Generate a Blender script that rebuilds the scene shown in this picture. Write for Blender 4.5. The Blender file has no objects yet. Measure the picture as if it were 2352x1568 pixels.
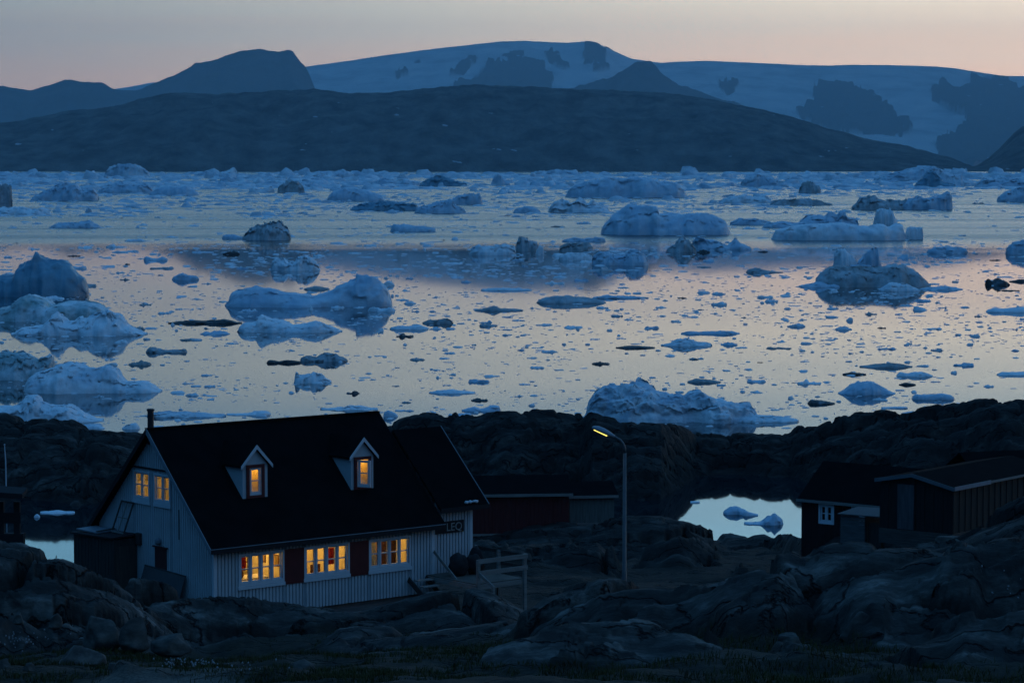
# sky colours by elevation (0..40 degrees): towards the afterglow, to the left of it, and behind
def _e(d): return d / 40.0
SKY_RIGHT = [(_e(0), (3.0, 1.72, 1.02)), (_e(2.0), (2.45, 1.68, 1.13)), (_e(3.6), (2.25, 1.92, 1.40)), (_e(5.3), (.84, 1.02, 1.02)), (_e(8), (.78, 1.42, 1.78)), (_e(11), (.36, .76, 1.14)), (_e(15), (.13, .36, .68)), (_e(26), (.052, .21, .48)), (_e(40), (.040, .19, .46))]
SKY_LEFT = [(_e(0), (.92, .60, .44)), (_e(1.5), (.85, .64, .49)), (_e(3.6), (.54, .66, .60)), (_e(5.3), (.33, .48, .58)), (_e(8), (.36, .90, 1.28)), (_e(11), (.19, .50, .84)), (_e(15), (.08, .26, .53)), (_e(26), (.044, .195, .46)), (_e(40), (.040, .19, .46))]
SKY_BACK = [(_e(0), (.005, .028, .066)), (_e(10), (.007, .045, .108)), (_e(25), (.020, .115, .285)), (_e(40), (.040, .19, .46))]
SUN_E = 0.13
HAZE = 3.4e-5
WATER_ROUGH = 0.26
ROOM = 2.5
import bpy, bmesh, math, random
import numpy as np
from mathutils import Vector, Matrix
R = math.radians
random.seed(7)
rng = np.random.default_rng(11)
SC = bpy.context.scene
COL = SC.collection

# ------------------------------------------------------------------ camera (position, pitch and focal length of the photograph)
CAMZ, FPX, CX, CY, HORIZ = 23.0, 6098.0, 1176.0, 784.0, 379.4
PITCH = math.atan((CY - HORIZ) / FPX)
cp, sp = math.cos(PITCH), math.sin(PITCH)
cam_d = bpy.data.cameras.new('camera'); cam = bpy.data.objects.new('camera', cam_d); COL.objects.link(cam)
cam.location = (0, 0, CAMZ); cam.rotation_euler = (math.pi / 2 - PITCH, 0, 0)
cam_d.sensor_width = 36.0; cam_d.lens = 36.0 * FPX / 2352.0
cam_d.clip_start = 1.0; cam_d.clip_end = 90000.0
SC.camera = cam

def ray(x, y):
    """direction (dx/dY, dz/dY) of the sight line through point x, y of the photograph"""
    x = np.asarray(x, float); y = np.asarray(y, float)
    vx = (x - CX) / FPX; vu = (CY - y) / FPX
    Y = cp + sp * vu; Z = -sp + cp * vu
    return vx / Y, Z / Y
def at_Y(x, y, Y):
    a, b = ray(x, y); return a * Y, Y, CAMZ + b * Y
def at_z(x, y, z=0.0):
    a, b = ray(x, y); Y = (z - CAMZ) / b; return float(a * Y), float(Y), float(z)
def project(X, Y, Z):
    f = Y * cp - (Z - CAMZ) * sp; u = Y * sp + (Z - CAMZ) * cp
    return CX + FPX * X / f, CY - FPX * u / f

# ------------------------------------------------------------------ noise
def _h(ix, iy, iz, seed):
    h = (ix.astype(np.int64) * 374761393 + iy.astype(np.int64) * 668265263 + iz.astype(np.int64) * 2147483647 + seed * 1274126177) & 0xFFFFFFFF
    h = ((h ^ (h >> 13)) * 1274126177) & 0xFFFFFFFF
    h = ((h ^ (h >> 16)) * 2246822519) & 0xFFFFFFFF
    return ((h ^ (h >> 15)) & 0xFFFFFF) / float(0xFFFFFF)
def vnoise(x, y, z=0.0, seed=0):
    x, y, z = np.broadcast_arrays(np.asarray(x, float), np.asarray(y, float), np.asarray(z, float))
    ix, iy, iz = np.floor(x), np.floor(y), np.floor(z)
    fx, fy, fz = x - ix, y - iy, z - iz
    fx = fx ** 3 * (fx * (fx * 6 - 15) + 10); fy = fy ** 3 * (fy * (fy * 6 - 15) + 10); fz = fz ** 3 * (fz * (fz * 6 - 15) + 10)
    o = 0
    for a in (0, 1):
        wx = fx if a else 1 - fx
        for b in (0, 1):
            wy = fy if b else 1 - fy
            for c in (0, 1):
                wz = fz if c else 1 - fz
                o = o + wx * wy * wz * _h(ix + a, iy + b, iz + c, seed)
    return o * 2 - 1
def fbm(x, y, z=0.0, octv=4, seed=0, gain=0.5, ridged=False):
    o, amp, f = 0, 1.0, 1.0
    for k in range(octv):
        n = vnoise(x * f, y * f, np.asarray(z) * f, seed + k * 17)
        if ridged: n = 1 - 2 * np.abs(n)
        o = o + amp * n; amp *= gain; f *= 2.03
    return o
def worley(x, y, seed=0, tilt=False):
    x = np.asarray(x, float); y = np.asarray(y, float)
    ix, iy = np.floor(x), np.floor(y)
    rx = np.zeros(x.shape); ry = np.zeros(x.shape)
    f1 = np.full(x.shape, 9.0); f2 = np.full(x.shape, 9.0); cid = np.zeros(x.shape)
    for a in (-1, 0, 1):
        for b in (-1, 0, 1):
            cx, cy = ix + a, iy + b
            px = cx + _h(cx, cy, cx * 0, seed); py = cy + _h(cx, cy, cx * 0, seed + 5)
            d = np.hypot(px - x, py - y); i = _h(cx, cy, cx * 0, seed + 9)
            near = d < f1
            f2 = np.where(near, f1, np.minimum(f2, d)); cid = np.where(near, i, cid); rx = np.where(near, x - px, rx); ry = np.where(near, y - py, ry); f1 = np.where(near, d, f1)
    return (f1, f2, cid, rx, ry) if tilt else (f1, f2, cid)
def sstep(a, b, x):
    t = np.clip((x - a) / (b - a), 0, 1); return t * t * (3 - 2 * t)

# ------------------------------------------------------------------ object helpers
def link(name, me, mat=None, parent=None, smooth=False):
    o = bpy.data.objects.new(name, me); COL.objects.link(o)
    if mat is not None:
        for m in (mat if isinstance(mat, (list, tuple)) else [mat]):
            me.materials.append(m)
    if parent is not None: o.parent = parent
    if smooth: me.polygons.foreach_set('use_smooth', [True] * len(me.polygons))
    return o
def tag(o, label=None, cat=None, group=None, kind=None):
    for k, v in (('label', label), ('category', cat), ('group', group), ('kind', kind)):
        if v: o[k] = v
    return o
def thing(name, label, cat, loc=(0, 0, 0), rotz=0.0, group=None):
    o = bpy.data.objects.new(name, None); COL.objects.link(o)
    o.location = loc; o.rotation_euler = (0, 0, rotz); o.empty_display_size = 0.3
    return tag(o, label, cat, group)
def grid_mesh(name, V, attrs=None):
    r, c = V.shape[:2]
    me = bpy.data.meshes.new(name)
    n = r * c; nf = (r - 1) * (c - 1)
    idx = np.arange(n).reshape(r, c)
    q = np.stack([idx[:-1, :-1], idx[:-1, 1:], idx[1:, 1:], idx[1:, :-1]], -1).reshape(-1)
    me.vertices.add(n); me.vertices.foreach_set('co', V.reshape(-1).astype(np.float32))
    me.loops.add(nf * 4); me.loops.foreach_set('vertex_index', q.astype(np.int32))
    me.polygons.add(nf); me.polygons.foreach_set('loop_start', (np.arange(nf) * 4).astype(np.int32))
    me.update(calc_edges=True)
    me.polygons.foreach_set('use_smooth', np.ones(nf, bool))
    for k, a in (attrs or {}).items():
        at = me.attributes.new(k, 'FLOAT', 'POINT'); at.data.foreach_set('value', np.asarray(a, np.float32).reshape(-1))
    return me
class MB:
    """collects boxes, prisms and tubes into one mesh"""
    def __init__(s): s.v = []; s.f = []
    def poly(s, pts, faces):
        b = len(s.v); s.v += [tuple(p) for p in pts]; s.f += [tuple(b + i for i in f) for f in faces]; return s
    def box(s, x0, x1, y0, y1, z0, z1):
        p = [(x0, y0, z0), (x1, y0, z0), (x1, y1, z0), (x0, y1, z0), (x0, y0, z1), (x1, y0, z1), (x1, y1, z1), (x0, y1, z1)]
        return s.poly(p, [(0, 3, 2, 1), (4, 5, 6, 7), (0, 1, 5, 4), (1, 2, 6, 5), (2, 3, 7, 6), (3, 0, 4, 7)])
    def beam(s, a, b, w, h, up=(0, 0, 1)):
        a, b = Vector(a), Vector(b); d = (b - a).normalized(); u = Vector(up)
        sd = d.cross(u)
        if sd.length < 1e-4: sd = d.cross(Vector((1, 0, 0)))
        sd.normalize(); u = sd.cross(d).normalized()
        p = []
        for e in (a, b):
            for i, j in ((-1, -1), (1, -1), (1, 1), (-1, 1)): p.append(e + sd * (w / 2 * i) + u * (h / 2 * j))
        return s.poly(p, [(0, 1, 2, 3), (7, 6, 5, 4), (0, 4, 5, 1), (1, 5, 6, 2), (2, 6, 7, 3), (3, 7, 4, 0)])
    def tube(s, pts, rad, n=10, caps=True):
        pts = [Vector(p) for p in pts]
        rad = rad if isinstance(rad, (list, tuple)) else [rad] * len(pts)
        b = len(s.v); ref = Vector((0.31, 0.82, 0.13))
        for k, p in enumerate(pts):
            d = (pts[min(k + 1, len(pts) - 1)] - pts[max(k - 1, 0)]).normalized()
            e1 = d.cross(ref).normalized(); e2 = d.cross(e1)
            for i in range(n):
                a = 2 * math.pi * i / n; s.v.append(tuple(p + (e1 * math.cos(a) + e2 * math.sin(a)) * rad[k]))
        for k in range(len(pts) - 1):
            for i in range(n):
                j = (i + 1) % n; s.f.append((b + k * n + i, b + k * n + j, b + (k + 1) * n + j, b + (k + 1) * n + i))
        if caps:
            s.f.append(tuple(b + i for i in range(n))[::-1]); s.f.append(tuple(b + (len(pts) - 1) * n + i for i in range(n)))
        return s
    def prism(s, ring, off):
        n = len(ring); p = [Vector(a) for a in ring] + [Vector(a) + Vector(off) for a in ring]
        return s.poly(p, [tuple(range(n))[::-1], tuple(range(n, 2 * n))] + [(i, (i + 1) % n, n + (i + 1) % n, n + i) for i in range(n)])
    def build(s, name, mat, parent=None, bevel=0.0, smooth=False):
        me = bpy.data.meshes.new(name); me.from_pydata(s.v, [], s.f); me.update()
        bm = bmesh.new(); bm.from_mesh(me); bmesh.ops.recalc_face_normals(bm, faces=bm.faces)
        if bevel: bmesh.ops.bevel(bm, geom=[e for e in bm.edges], offset=bevel, segments=1, affect='EDGES', clamp_overlap=True)
        bm.to_mesh(me); bm.free()
        return link(name, me, mat, parent, smooth)

# ------------------------------------------------------------------ materials
def new_mat(name):
    m = bpy.data.materials.new(name); m.use_nodes = True
    nt = m.node_tree; b = nt.nodes['Principled BSDF']
    return m, nt, b
def N(nt, t, **kw):
    n = nt.nodes.new(t)
    for k, v in kw.items():
        if k in ('operation', 'blend_type', 'data_type', 'attribute_name', 'noise_dimensions', 'feature', 'distance', 'wave_type', 'interpolation_type', 'clamp', 'bands_direction', 'noise_type'): setattr(n, k, v)
        else: n.inputs[k].default_value = v
    return n
def L(nt, a, b): nt.links.new(a, b)
def ramp(nt, fac, stops):
    n = nt.nodes.new('ShaderNodeValToRGB'); cr = n.color_ramp
    while len(cr.elements) < len(stops): cr.elements.new(0.5)
    for e, (p, c) in zip(cr.elements, stops):
        e.position = p; e.color = (*c, 1) if len(c) == 3 else c
    if fac is not None: L(nt, fac, n.inputs[0])
    return n
def noise_mat(name, stops, scale=2.0, detail=6, rough=0.8, bump=0.3, bscale=None, bdist=0.05, spec=0.3, stretch=(1, 1, 1), rot=(0, 0, 0), ior=1.45):
    m, nt, b = new_mat(name)
    tc = nt.nodes.new('ShaderNodeTexCoord'); mp = nt.nodes.new('ShaderNodeMapping'); mp.inputs['Scale'].default_value = stretch; mp.inputs['Rotation'].default_value = rot
    L(nt, tc.outputs['Object'], mp.inputs[0])
    n = N(nt, 'ShaderNodeTexNoise', Scale=scale, Detail=detail, Roughness=0.6); L(nt, mp.outputs[0], n.inputs['Vector'])
    r = ramp(nt, n.outputs['Fac'], stops); L(nt, r.outputs[0], b.inputs['Base Color'])
    b.inputs['Roughness'].default_value = rough; b.inputs['Specular IOR Level'].default_value = spec
    if bump:
        n2 = N(nt, 'ShaderNodeTexNoise', Scale=bscale or scale * 3, Detail=6, Roughness=0.65); L(nt, mp.outputs[0], n2.inputs['Vector'])
        bp = N(nt, 'ShaderNodeBump', Strength=bump, Distance=bdist); L(nt, n2.outputs['Fac'], bp.inputs['Height']); L(nt, bp.outputs[0], b.inputs['Normal'])
    return m

# ------------------------------------------------------------------ sky
world = bpy.data.worlds.new('World'); SC.world = world; world.use_nodes = True
nt = world.node_tree; nt.nodes.clear()
out = nt.nodes.new('ShaderNodeOutputWorld'); bg = nt.nodes.new('ShaderNodeBackground')
tc = nt.nodes.new('ShaderNodeTexCoord'); sx = nt.nodes.new('ShaderNodeSeparateXYZ')
nv = N(nt, 'ShaderNodeVectorMath', operation='NORMALIZE'); L(nt, tc.outputs['Generated'], nv.inputs[0]); L(nt, nv.outputs[0], sx.inputs[0])
el = N(nt, 'ShaderNodeMath', operation='ARCSINE'); L(nt, sx.outputs['Z'], el.inputs[0])
# soft cirrus streaks shift the elevation a little
cm = nt.nodes.new('ShaderNodeMapping'); cm.inputs['Scale'].default_value = (3, 3, 60); L(nt, nv.outputs[0], cm.inputs[0])
cn = N(nt, 'ShaderNodeTexNoise', Scale=1.5, Detail=5, Roughness=0.55); L(nt, cm.outputs[0], cn.inputs['Vector'])
e1 = N(nt, 'ShaderNodeMath', operation='MULTIPLY_ADD'); L(nt, cn.outputs['Fac'], e1.inputs[0]); e1.inputs[1].default_value = 0.034; L(nt, el.outputs[0], e1.inputs[2])
ed = N(nt, 'ShaderNodeMath', operation='MULTIPLY_ADD'); L(nt, e1.outputs[0], ed.inputs[0]); ed.inputs[1].default_value = 180 / math.pi / 40.0; ed.inputs[2].default_value = -0.017 * 180 / math.pi / 40.0
front_r = ramp(nt, ed.outputs[0], SKY_RIGHT)
front_l = ramp(nt, ed.outputs[0], SKY_LEFT)
back = ramp(nt, ed.outputs[0], SKY_BACK)
# azimuth towards the afterglow (right of the frame)
at = N(nt, 'ShaderNodeMath', operation='ARCTAN2'); L(nt, sx.outputs['X'], at.inputs[0]); L(nt, sx.outputs['Y'], at.inputs[1])
lr = N(nt, 'ShaderNodeMapRange', interpolation_type='SMOOTHSTEP'); L(nt, at.outputs[0], lr.inputs['Value'])
for k, v in (('From Min', R(-17)), ('From Max', R(17)), ('To Min', 0), ('To Max', 1)): lr.inputs[k].default_value = v
mx = N(nt, 'ShaderNodeMix', data_type='RGBA'); L(nt, lr.outputs[0], mx.inputs['Factor']); L(nt, front_l.outputs[0], mx.inputs[6]); L(nt, front_r.outputs[0], mx.inputs[7])
gd_ = N(nt, 'ShaderNodeVectorMath', operation='DOT_PRODUCT'); L(nt, nv.outputs[0], gd_.inputs[0]); gd_.inputs[1].default_value = (math.sin(R(22)), math.cos(R(22)), 0)
fb = N(nt, 'ShaderNodeMapRange', interpolation_type='SMOOTHSTEP'); L(nt, gd_.outputs['Value'], fb.inputs['Value'])
for k, v in (('From Min', 0.25), ('From Max', 0.80), ('To Min', 0), ('To Max', 1)): fb.inputs[k].default_value = v
m2 = N(nt, 'ShaderNodeMix', data_type='RGBA'); L(nt, fb.outputs[0], m2.inputs['Factor']); L(nt, back.outputs[0], m2.inputs[6]); L(nt, mx.outputs[2], m2.inputs[7])
sky = nt.nodes.new('ShaderNodeTexSky'); sky.sky_type = 'NISHITA'; sky.sun_disc = False
sky.sun_elevation = R(-1.5); sky.sun_rotation = R(35); sky.altitude = 20; sky.ozone_density = 2.0
ns = N(nt, 'ShaderNodeMix', data_type='RGBA', blend_type='ADD'); ns.inputs['Factor'].default_value = 0.05
L(nt, m2.outputs[2], ns.inputs[6]); L(nt, sky.outputs[0], ns.inputs[7])
L(nt, ns.outputs[2], bg.inputs['Color']); bg.inputs['Strength'].default_value = 1.0
L(nt, bg.outputs[0], out.inputs['Surface'])
# the last of the afterglow: a very weak, very soft sun below the right-hand horizon's glow
sd = bpy.data.lights.new('sun', 'SUN'); so = bpy.data.objects.new('sun', sd); COL.objects.link(so)
sd.energy = SUN_E; sd.angle = R(60); sd.color = (0.45, 0.68, 1.0)
so.rotation_euler = Vector((-0.72, 0.42, -0.55)).to_track_quat('-Z', 'Y').to_euler()
SC.view_settings.view_transform = 'Standard'; SC.view_settings.look = 'None'; SC.view_settings.exposure = 0.0; SC.view_settings.gamma = 1.0
SC.render.engine = 'CYCLES'
cy = SC.cycles
cy.use_denoising = True; cy.max_bounces = 6; cy.diffuse_bounces = 2; cy.glossy_bounces = 4; cy.transparent_max_bounces = 8; cy.volume_bounces = 1
cy.caustics_reflective = False; cy.caustics_refractive = False; cy.sample_clamp_indirect = 4.0
# ================================================================== far land
def cols_fan(step, x0=-60, x1=2412, wide=900):
    return np.concatenate([np.linspace(x0 - wide, x0, 40)[:-1], np.arange(x0, x1, step), np.linspace(x1, x1 + wide, 40)])
def crest(pts, xs, sm=0):
    p = np.array(pts, float); y = np.interp(xs, p[:, 0], p[:, 1])
    if sm:
        k = np.exp(-0.5 * (np.arange(-3 * sm, 3 * sm + 1) / sm) ** 2); k /= k.sum()
        y = np.convolve(np.pad(y, 3 * sm, mode='edge'), k, mode='valid')
    return y
def far_ridge(name, pts, Y0, Y1, step, rows, jag, relief, prof, seed, mat, back=True, mask=None, attr='rock'):
    xs = cols_fan(step)
    yd = crest(pts, xs, 1) + jag * fbm(xs / 26.0, xs * 0, octv=5, seed=seed, gain=0.6)
    ax, _ = ray(xs, yd); Xc, _, Zc = at_Y(xs, yd, Y1)
    t = np.linspace(0, 1, rows)
    Y = Y0 + (Y1 - Y0) * t[:, None] + 0 * xs[None]
    Z = Zc[None] * prof(t)[:, None]
    X = ax[None] * Y
    w = np.sin(np.pi * np.clip(t, 0, 1))[:, None]
    sc = (Y1 - Y0)
    n = fbm(X / (sc * .45), Y / (sc * .45), octv=6, seed=seed + 3, ridged=True) * .5 + fbm(X / (sc * .12), Y / (sc * .12), octv=4, seed=seed + 8) * .22
    Z = Z + n * relief * w * Zc[None]
    Z = np.maximum(Z, -2); Z[0] = -4
    # never above the crest's own sight line
    _, bc = ray(xs, yd)
    Z = np.minimum(Z, CAMZ + bc[None] * Y - 0.0)
    if back:
        for f, h in ((.12, .93), (.5, .5), (1.0, -.02)):
            Yb = np.full((1, len(xs)), Y1 + (Y1 - Y0) * f); Y = np.vstack([Y, Yb]); X = np.vstack([X, ax[None] * Yb]); Z = np.vstack([Z, Zc[None] * h])
    attrs = {}; V = np.stack([X, Y, Z], -1)
    if mask is not None:
        px, py = project(X, Y, Z)
        mk = mask(px, py, X, Y); attrs[attr] = mk
        if name == 'glacier':      # bare rock stands out of the ice with its own crags
            Z = Z + mk * 70 * (fbm(X / 420, Y / 420, octv=5, seed=seed + 15, ridged=True) - .1); Z = np.minimum(Z, CAMZ + bc[None] * Y); V = np.stack([X, Y, Z], -1)
    me = grid_mesh(name, V, attrs)
    return tag(link(name, me, mat), kind='structure')

def inpoly(px, py, poly):
    c = np.zeros(px.shape, bool); n = len(poly)
    for i in range(n):
        x1, y1 = poly[i]; x2, y2 = poly[(i + 1) % n]
        if y1 == y2: continue
        c ^= ((y1 > py) != (y2 > py)) & (px < (x2 - x1) * (py - y1) / (y2 - y1) + x1)
    return c

def rocksnow(name, rock_a, rock_b, snow_speck, k=2.5):
    m, nt, b = new_mat(name)
    tc = nt.nodes.new('ShaderNodeTexCoord')
    n1 = N(nt, 'ShaderNodeTexNoise', Scale=0.0016 * k, Detail=9, Roughness=0.68); L(nt, tc.outputs['Object'], n1.inputs['Vector'])
    r1 = ramp(nt, n1.outputs['Fac'], [(.35, rock_a), (.66, rock_b)])
    mp = nt.nodes.new('ShaderNodeMapping'); mp.inputs['Scale'].default_value = (1, .35, 3); mp.inputs['Rotation'].default_value = (0, 0, .5); L(nt, tc.outputs['Object'], mp.inputs[0])
    n2 = N(nt, 'ShaderNodeTexNoise', Scale=0.0024 * k, Detail=3, Roughness=0.5); L(nt, mp.outputs[0], n2.inputs['Vector'])
    r2 = ramp(nt, n2.outputs['Fac'], [(snow_speck, (0, 0, 0)), (snow_speck + .015, (1, 1, 1))])
    mx = N(nt, 'ShaderNodeMix', data_type='RGBA'); L(nt, r2.outputs[0], mx.inputs['Factor']); L(nt, r1.outputs[0], mx.inputs[6]); mx.inputs[7].default_value = (.62, .68, .74, 1)
    at = N(nt, 'ShaderNodeAttribute', attribute_name='rock')
    n3 = N(nt, 'ShaderNodeTexNoise', Scale=0.0010 * k, Detail=8, Roughness=0.62); mp3 = nt.nodes.new('ShaderNodeMapping'); mp3.inputs['Scale'].default_value = (1, .5, 2.5); L(nt, tc.outputs['Object'], mp3.inputs[0]); L(nt, mp3.outputs[0], n3.inputs['Vector'])
    r3 = ramp(nt, n3.outputs['Fac'], [(.34, (.50, .57, .62)), (.47, (.72, .79, .83)), (.56, (.86, .90, .93)), (.64, (.94, .96, .97))])
    m2 = N(nt, 'ShaderNodeMix', data_type='RGBA'); L(nt, at.outputs['Fac'], m2.inputs['Factor']); L(nt, r3.outputs[0], m2.inputs[6]); L(nt, mx.outputs[2], m2.inputs[7])
    L(nt, m2.outputs[2], b.inputs['Base Color']); b.inputs['Roughness'].default_value = 1.0; b.inputs['Specular IOR Level'].default_value = 0.0
    bn = N(nt, 'ShaderNodeTexNoise', Scale=0.003 * k, Detail=7, Roughness=.7); L(nt, tc.outputs['Object'], bn.inputs['Vector'])
    bp = N(nt, 'ShaderNodeBump', Strength=1.0, Distance=420 / k); L(nt, bn.outputs['Fac'], bp.inputs['Height']); L(nt, bp.outputs[0], b.inputs['Normal'])
    return m
one = lambda px, py, X, Y: np.ones(px.shape)
M_hill = rocksnow('tundra_rock', (.016, .024, .026), (.21, .22, .215), .73, 6.0)
M_mtn = rocksnow('mountain_rock', (.035, .040, .044), (.115, .118, .120), .73)
hill_pts = [(-1000, 330), (-300, 300), (0, 283), (80, 270), (160, 255), (240, 247), (280, 240), (320, 228), (370, 217), (400, 213), (450, 214), (500, 216), (560, 212), (640, 208), (700, 206), (720, 203), (745, 209), (830, 214), (900, 212), (960, 205), (1040, 197), (1100, 195), (1200, 198), (1300, 205), (1400, 207), (1500, 212), (1580, 220), (1640, 230), (1700, 242), (1760, 255), (1840, 275), (1920, 300), (2000, 320), (2080, 335), (2150, 352), (2200, 368), (2228, 378), (2250, 392), (2400, 400), (3500, 400)]
far_ridge('hills', hill_pts, 9700, 10700, 2.4, 120, 1.4, .16, lambda t: t ** .8, 21, M_hill, mask=one)
far_ridge('hills', [(-1000, 402), (2150, 402), (2215, 388), (2245, 379), (2275, 360), (2300, 336), (2330, 305), (2352, 290), (2450, 240), (3400, 200)], 9400, 10200, 3, 70, 1.2, .14, lambda t: t ** .85, 31, M_hill, mask=one)
# dark mountains at the left
far_ridge('mountain', [(-1000, 160), (-200, 185), (0, 198), (70, 207), (110, 196), (150, 183), (190, 189), (235, 190), (248, 198), (262, 204), (300, 208), (325, 205), (370, 184), (400, 174), (440, 152), (447, 145), (490, 139), (500, 136), (525, 126), (555, 117), (590, 113), (615, 116), (640, 119), (660, 114), (672, 116), (680, 128), (690, 143), (702, 155), (712, 175), (722, 200), (740, 230), (800, 330), (900, 400), (3500, 400)],
          23000, 25600, 2, 90, 1.0, .10, lambda t: t ** .85, 41, M_mtn, mask=one)
# nunatak rock showing through the ice cap
NUN = [[(1035, 178), (1040, 158), (1062, 150), (1085, 142), (1100, 136), (1092, 148), (1072, 160), (1050, 176)],
       [(1050, 197), (1080, 185), (1105, 160), (1130, 147), (1155, 142), (1165, 135), (1160, 125), (1180, 121), (1205, 124), (1200, 140), (1225, 145), (1250, 155), (1268, 168), (1268, 215), (1040, 215)],
       [(1250, 127), (1270, 117), (1282, 135), (1300, 150), (1312, 162), (1290, 160), (1265, 145)],
       [(1342, 118), (1350, 107), (1372, 108), (1385, 118), (1395, 140), (1400, 163), (1365, 165), (1362, 148), (1340, 152)],
       [(1650, 190), (1680, 187), (1702, 197), (1690, 208), (1672, 220), (1655, 212)],
       [(1830, 262), (1862, 240), (1868, 205), (1890, 202), (1898, 195), (1915, 193), (1950, 203), (2010, 218), (2030, 240), (2060, 268), (2095, 292), (2090, 310), (2020, 308), (1950, 310), (1880, 300)],
       [(2140, 210), (2155, 193), (2180, 200), (2200, 205), (2225, 195), (2228, 180), (2262, 176), (2300, 174), (2330, 200), (2420, 260), (2420, 385), (2160, 400), (2150, 340), (2195, 305), (2225, 285), (2210, 262), (2175, 252), (2145, 232)],
       [(945, 140), (965, 134), (972, 143), (955, 147)], [(905, 178), (932, 167), (935, 174), (912, 182)]]
def nun_mask(px, py, X, Y):
    jx = px + 5 * fbm(px / 18, py / 18, octv=4, seed=5); jy = py + 4 * fbm(px / 15 + 9, py / 15, octv=4, seed=6)
    o = np.zeros(px.shape)
    for p in NUN: o = np.maximum(o, inpoly(jx, jy, p))
    return o
M_cap = rocksnow('ice_cap', (.055, .052, .052), (.075, .068, .066), .72)
far_ridge('glacier', [(-1000, 260), (200, 212), (255, 206), (320, 196), (345, 190), (600, 172), (705, 153), (800, 140), (900, 125), (1000, 112), (1100, 101), (1150, 96), (1205, 94), (1260, 97), (1300, 99), (1330, 97), (1350, 94), (1372, 98), (1386, 107), (1420, 122), (1450, 135), (1490, 141), (1520, 145), (1600, 143), (1700, 150), (3500, 300)],
          25000, 33000, 2.2, 130, .25, .03, lambda t: t ** .9, 51, M_cap, mask=nun_mask)
far_ridge('glacier', [(-1000, 402), (1380, 402), (1440, 160), (1500, 146), (1560, 142), (1620, 140), (1700, 143), (1780, 147), (1850, 150), (1900, 151), (1960, 149), (2050, 150), (2150, 153), (2200, 158), (2260, 168), (2310, 175), (2352, 175), (2500, 180), (3500, 230)],
          25500, 33500, 2.2, 130, .2, .03, lambda t: t ** .9, 61, M_cap, mask=nun_mask)
# the dark rocky ridge that comes down from the summit in the middle, and its foot
far_ridge('mountain', [(-1000, 402), (1250, 402), (1290, 212), (1330, 196), (1400, 180), (1430, 163), (1452, 148), (1468, 142), (1494, 141), (1506, 150), (1520, 168), (1545, 187), (1590, 205), (1640, 222), (1720, 245), (1900, 330), (2000, 402), (3500, 402)],
          22000, 24000, 2, 70, 2.6, .10, lambda t: t ** .9, 71, M_mtn, mask=one)
far_ridge('mountain', [(-1000, 402), (1360, 402), (1376, 104), (1386, 109), (1392, 106), (1400, 112), (1412, 119), (1425, 123), (1440, 131), (1455, 137), (1470, 142), (1500, 160), (1540, 402), (3500, 402)],
          31000, 33600, 2, 30, 2.2, .02, lambda t: t ** .9, 81, M_mtn, mask=lambda px, py, X, Y: (py < 118 + (px - 1376) * .55).astype(float))

# ================================================================== water
m, nt, b = new_mat('fjord_water')
tc = nt.nodes.new('ShaderNodeTexCoord'); sx = nt.nodes.new('ShaderNodeSeparateXYZ'); L(nt, tc.outputs['Object'], sx.inputs[0])
b.inputs['Base Color'].default_value = (.004, .012, .018, 1); b.inputs['IOR'].default_value = 1.333; b.inputs['Specular IOR Level'].default_value = 0.5
# a breeze ruffles the middle of the fjord, with calmer lanes in it
lg = N(nt, 'ShaderNodeMath', operation='LOGARITHM'); L(nt, sx.outputs['Y'], lg.inputs[0]); lg.inputs[1].default_value = 10
zone = N(nt, 'ShaderNodeMapRange', interpolation_type='SMOOTHSTEP'); L(nt, lg.outputs[0], zone.inputs['Value'])
zn = nt.nodes.new('ShaderNodeMapping'); zn.inputs['Scale'].default_value = (.0011, .0042, 1); L(nt, tc.outputs['Object'], zn.inputs[0])
zt = N(nt, 'ShaderNodeTexNoise', Scale=1.0, Detail=6, Roughness=.6); L(nt, zn.outputs[0], zt.inputs['Vector'])
za = N(nt, 'ShaderNodeMath', operation='MULTIPLY_ADD'); L(nt, zt.outputs['Fac'], za.inputs[0]); za.inputs[1].default_value = .30; L(nt, lg.outputs[0], za.inputs[2]); L(nt, za.outputs[0], zone.inputs['Value'])
for k, v in (('From Min', 2.99), ('From Max', 3.09), ('To Min', 0), ('To Max', 1)): zone.inputs[k].default_value = v
# streaky lanes
st = nt.nodes.new('ShaderNodeMapping'); st.inputs['Scale'].default_value = (.0005, .011, 1); L(nt, tc.outputs['Object'], st.inputs[0])
stn = N(nt, 'ShaderNodeTexNoise', Scale=1.0, Detail=5, Roughness=.65); L(nt, st.outputs[0], stn.inputs['Vector'])
lane = ramp(nt, stn.outputs['Fac'], [(.36, (0.55, 0.55, 0.55)), (.60, (1, 1, 1))])
rz = N(nt, 'ShaderNodeMath', operation='MULTIPLY'); L(nt, zone.outputs[0], rz.inputs[0]); L(nt, lane.outputs[0], rz.inputs[1])
rr = N(nt, 'ShaderNodeMath', operation='MULTIPLY_ADD'); L(nt, rz.outputs[0], rr.inputs[0]); rr.inputs[1].default_value = WATER_ROUGH; rr.inputs[2].default_value = .035
L(nt, rr.outputs[0], b.inputs['Roughness'])
wn = nt.nodes.new('ShaderNodeMapping'); wn.inputs['Scale'].default_value = (.5, 1.0, 1); L(nt, tc.outputs['Object'], wn.inputs[0])
wt = N(nt, 'ShaderNodeTexNoise', Scale=.35, Detail=3, Roughness=.5); L(nt, wn.outputs[0], wt.inputs['Vector'])
bp = N(nt, 'ShaderNodeBump', Strength=.012, Distance=.12); L(nt, wt.outputs['Fac'], bp.inputs['Height']); L(nt, bp.outputs[0], b.inputs['Normal'])
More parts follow.
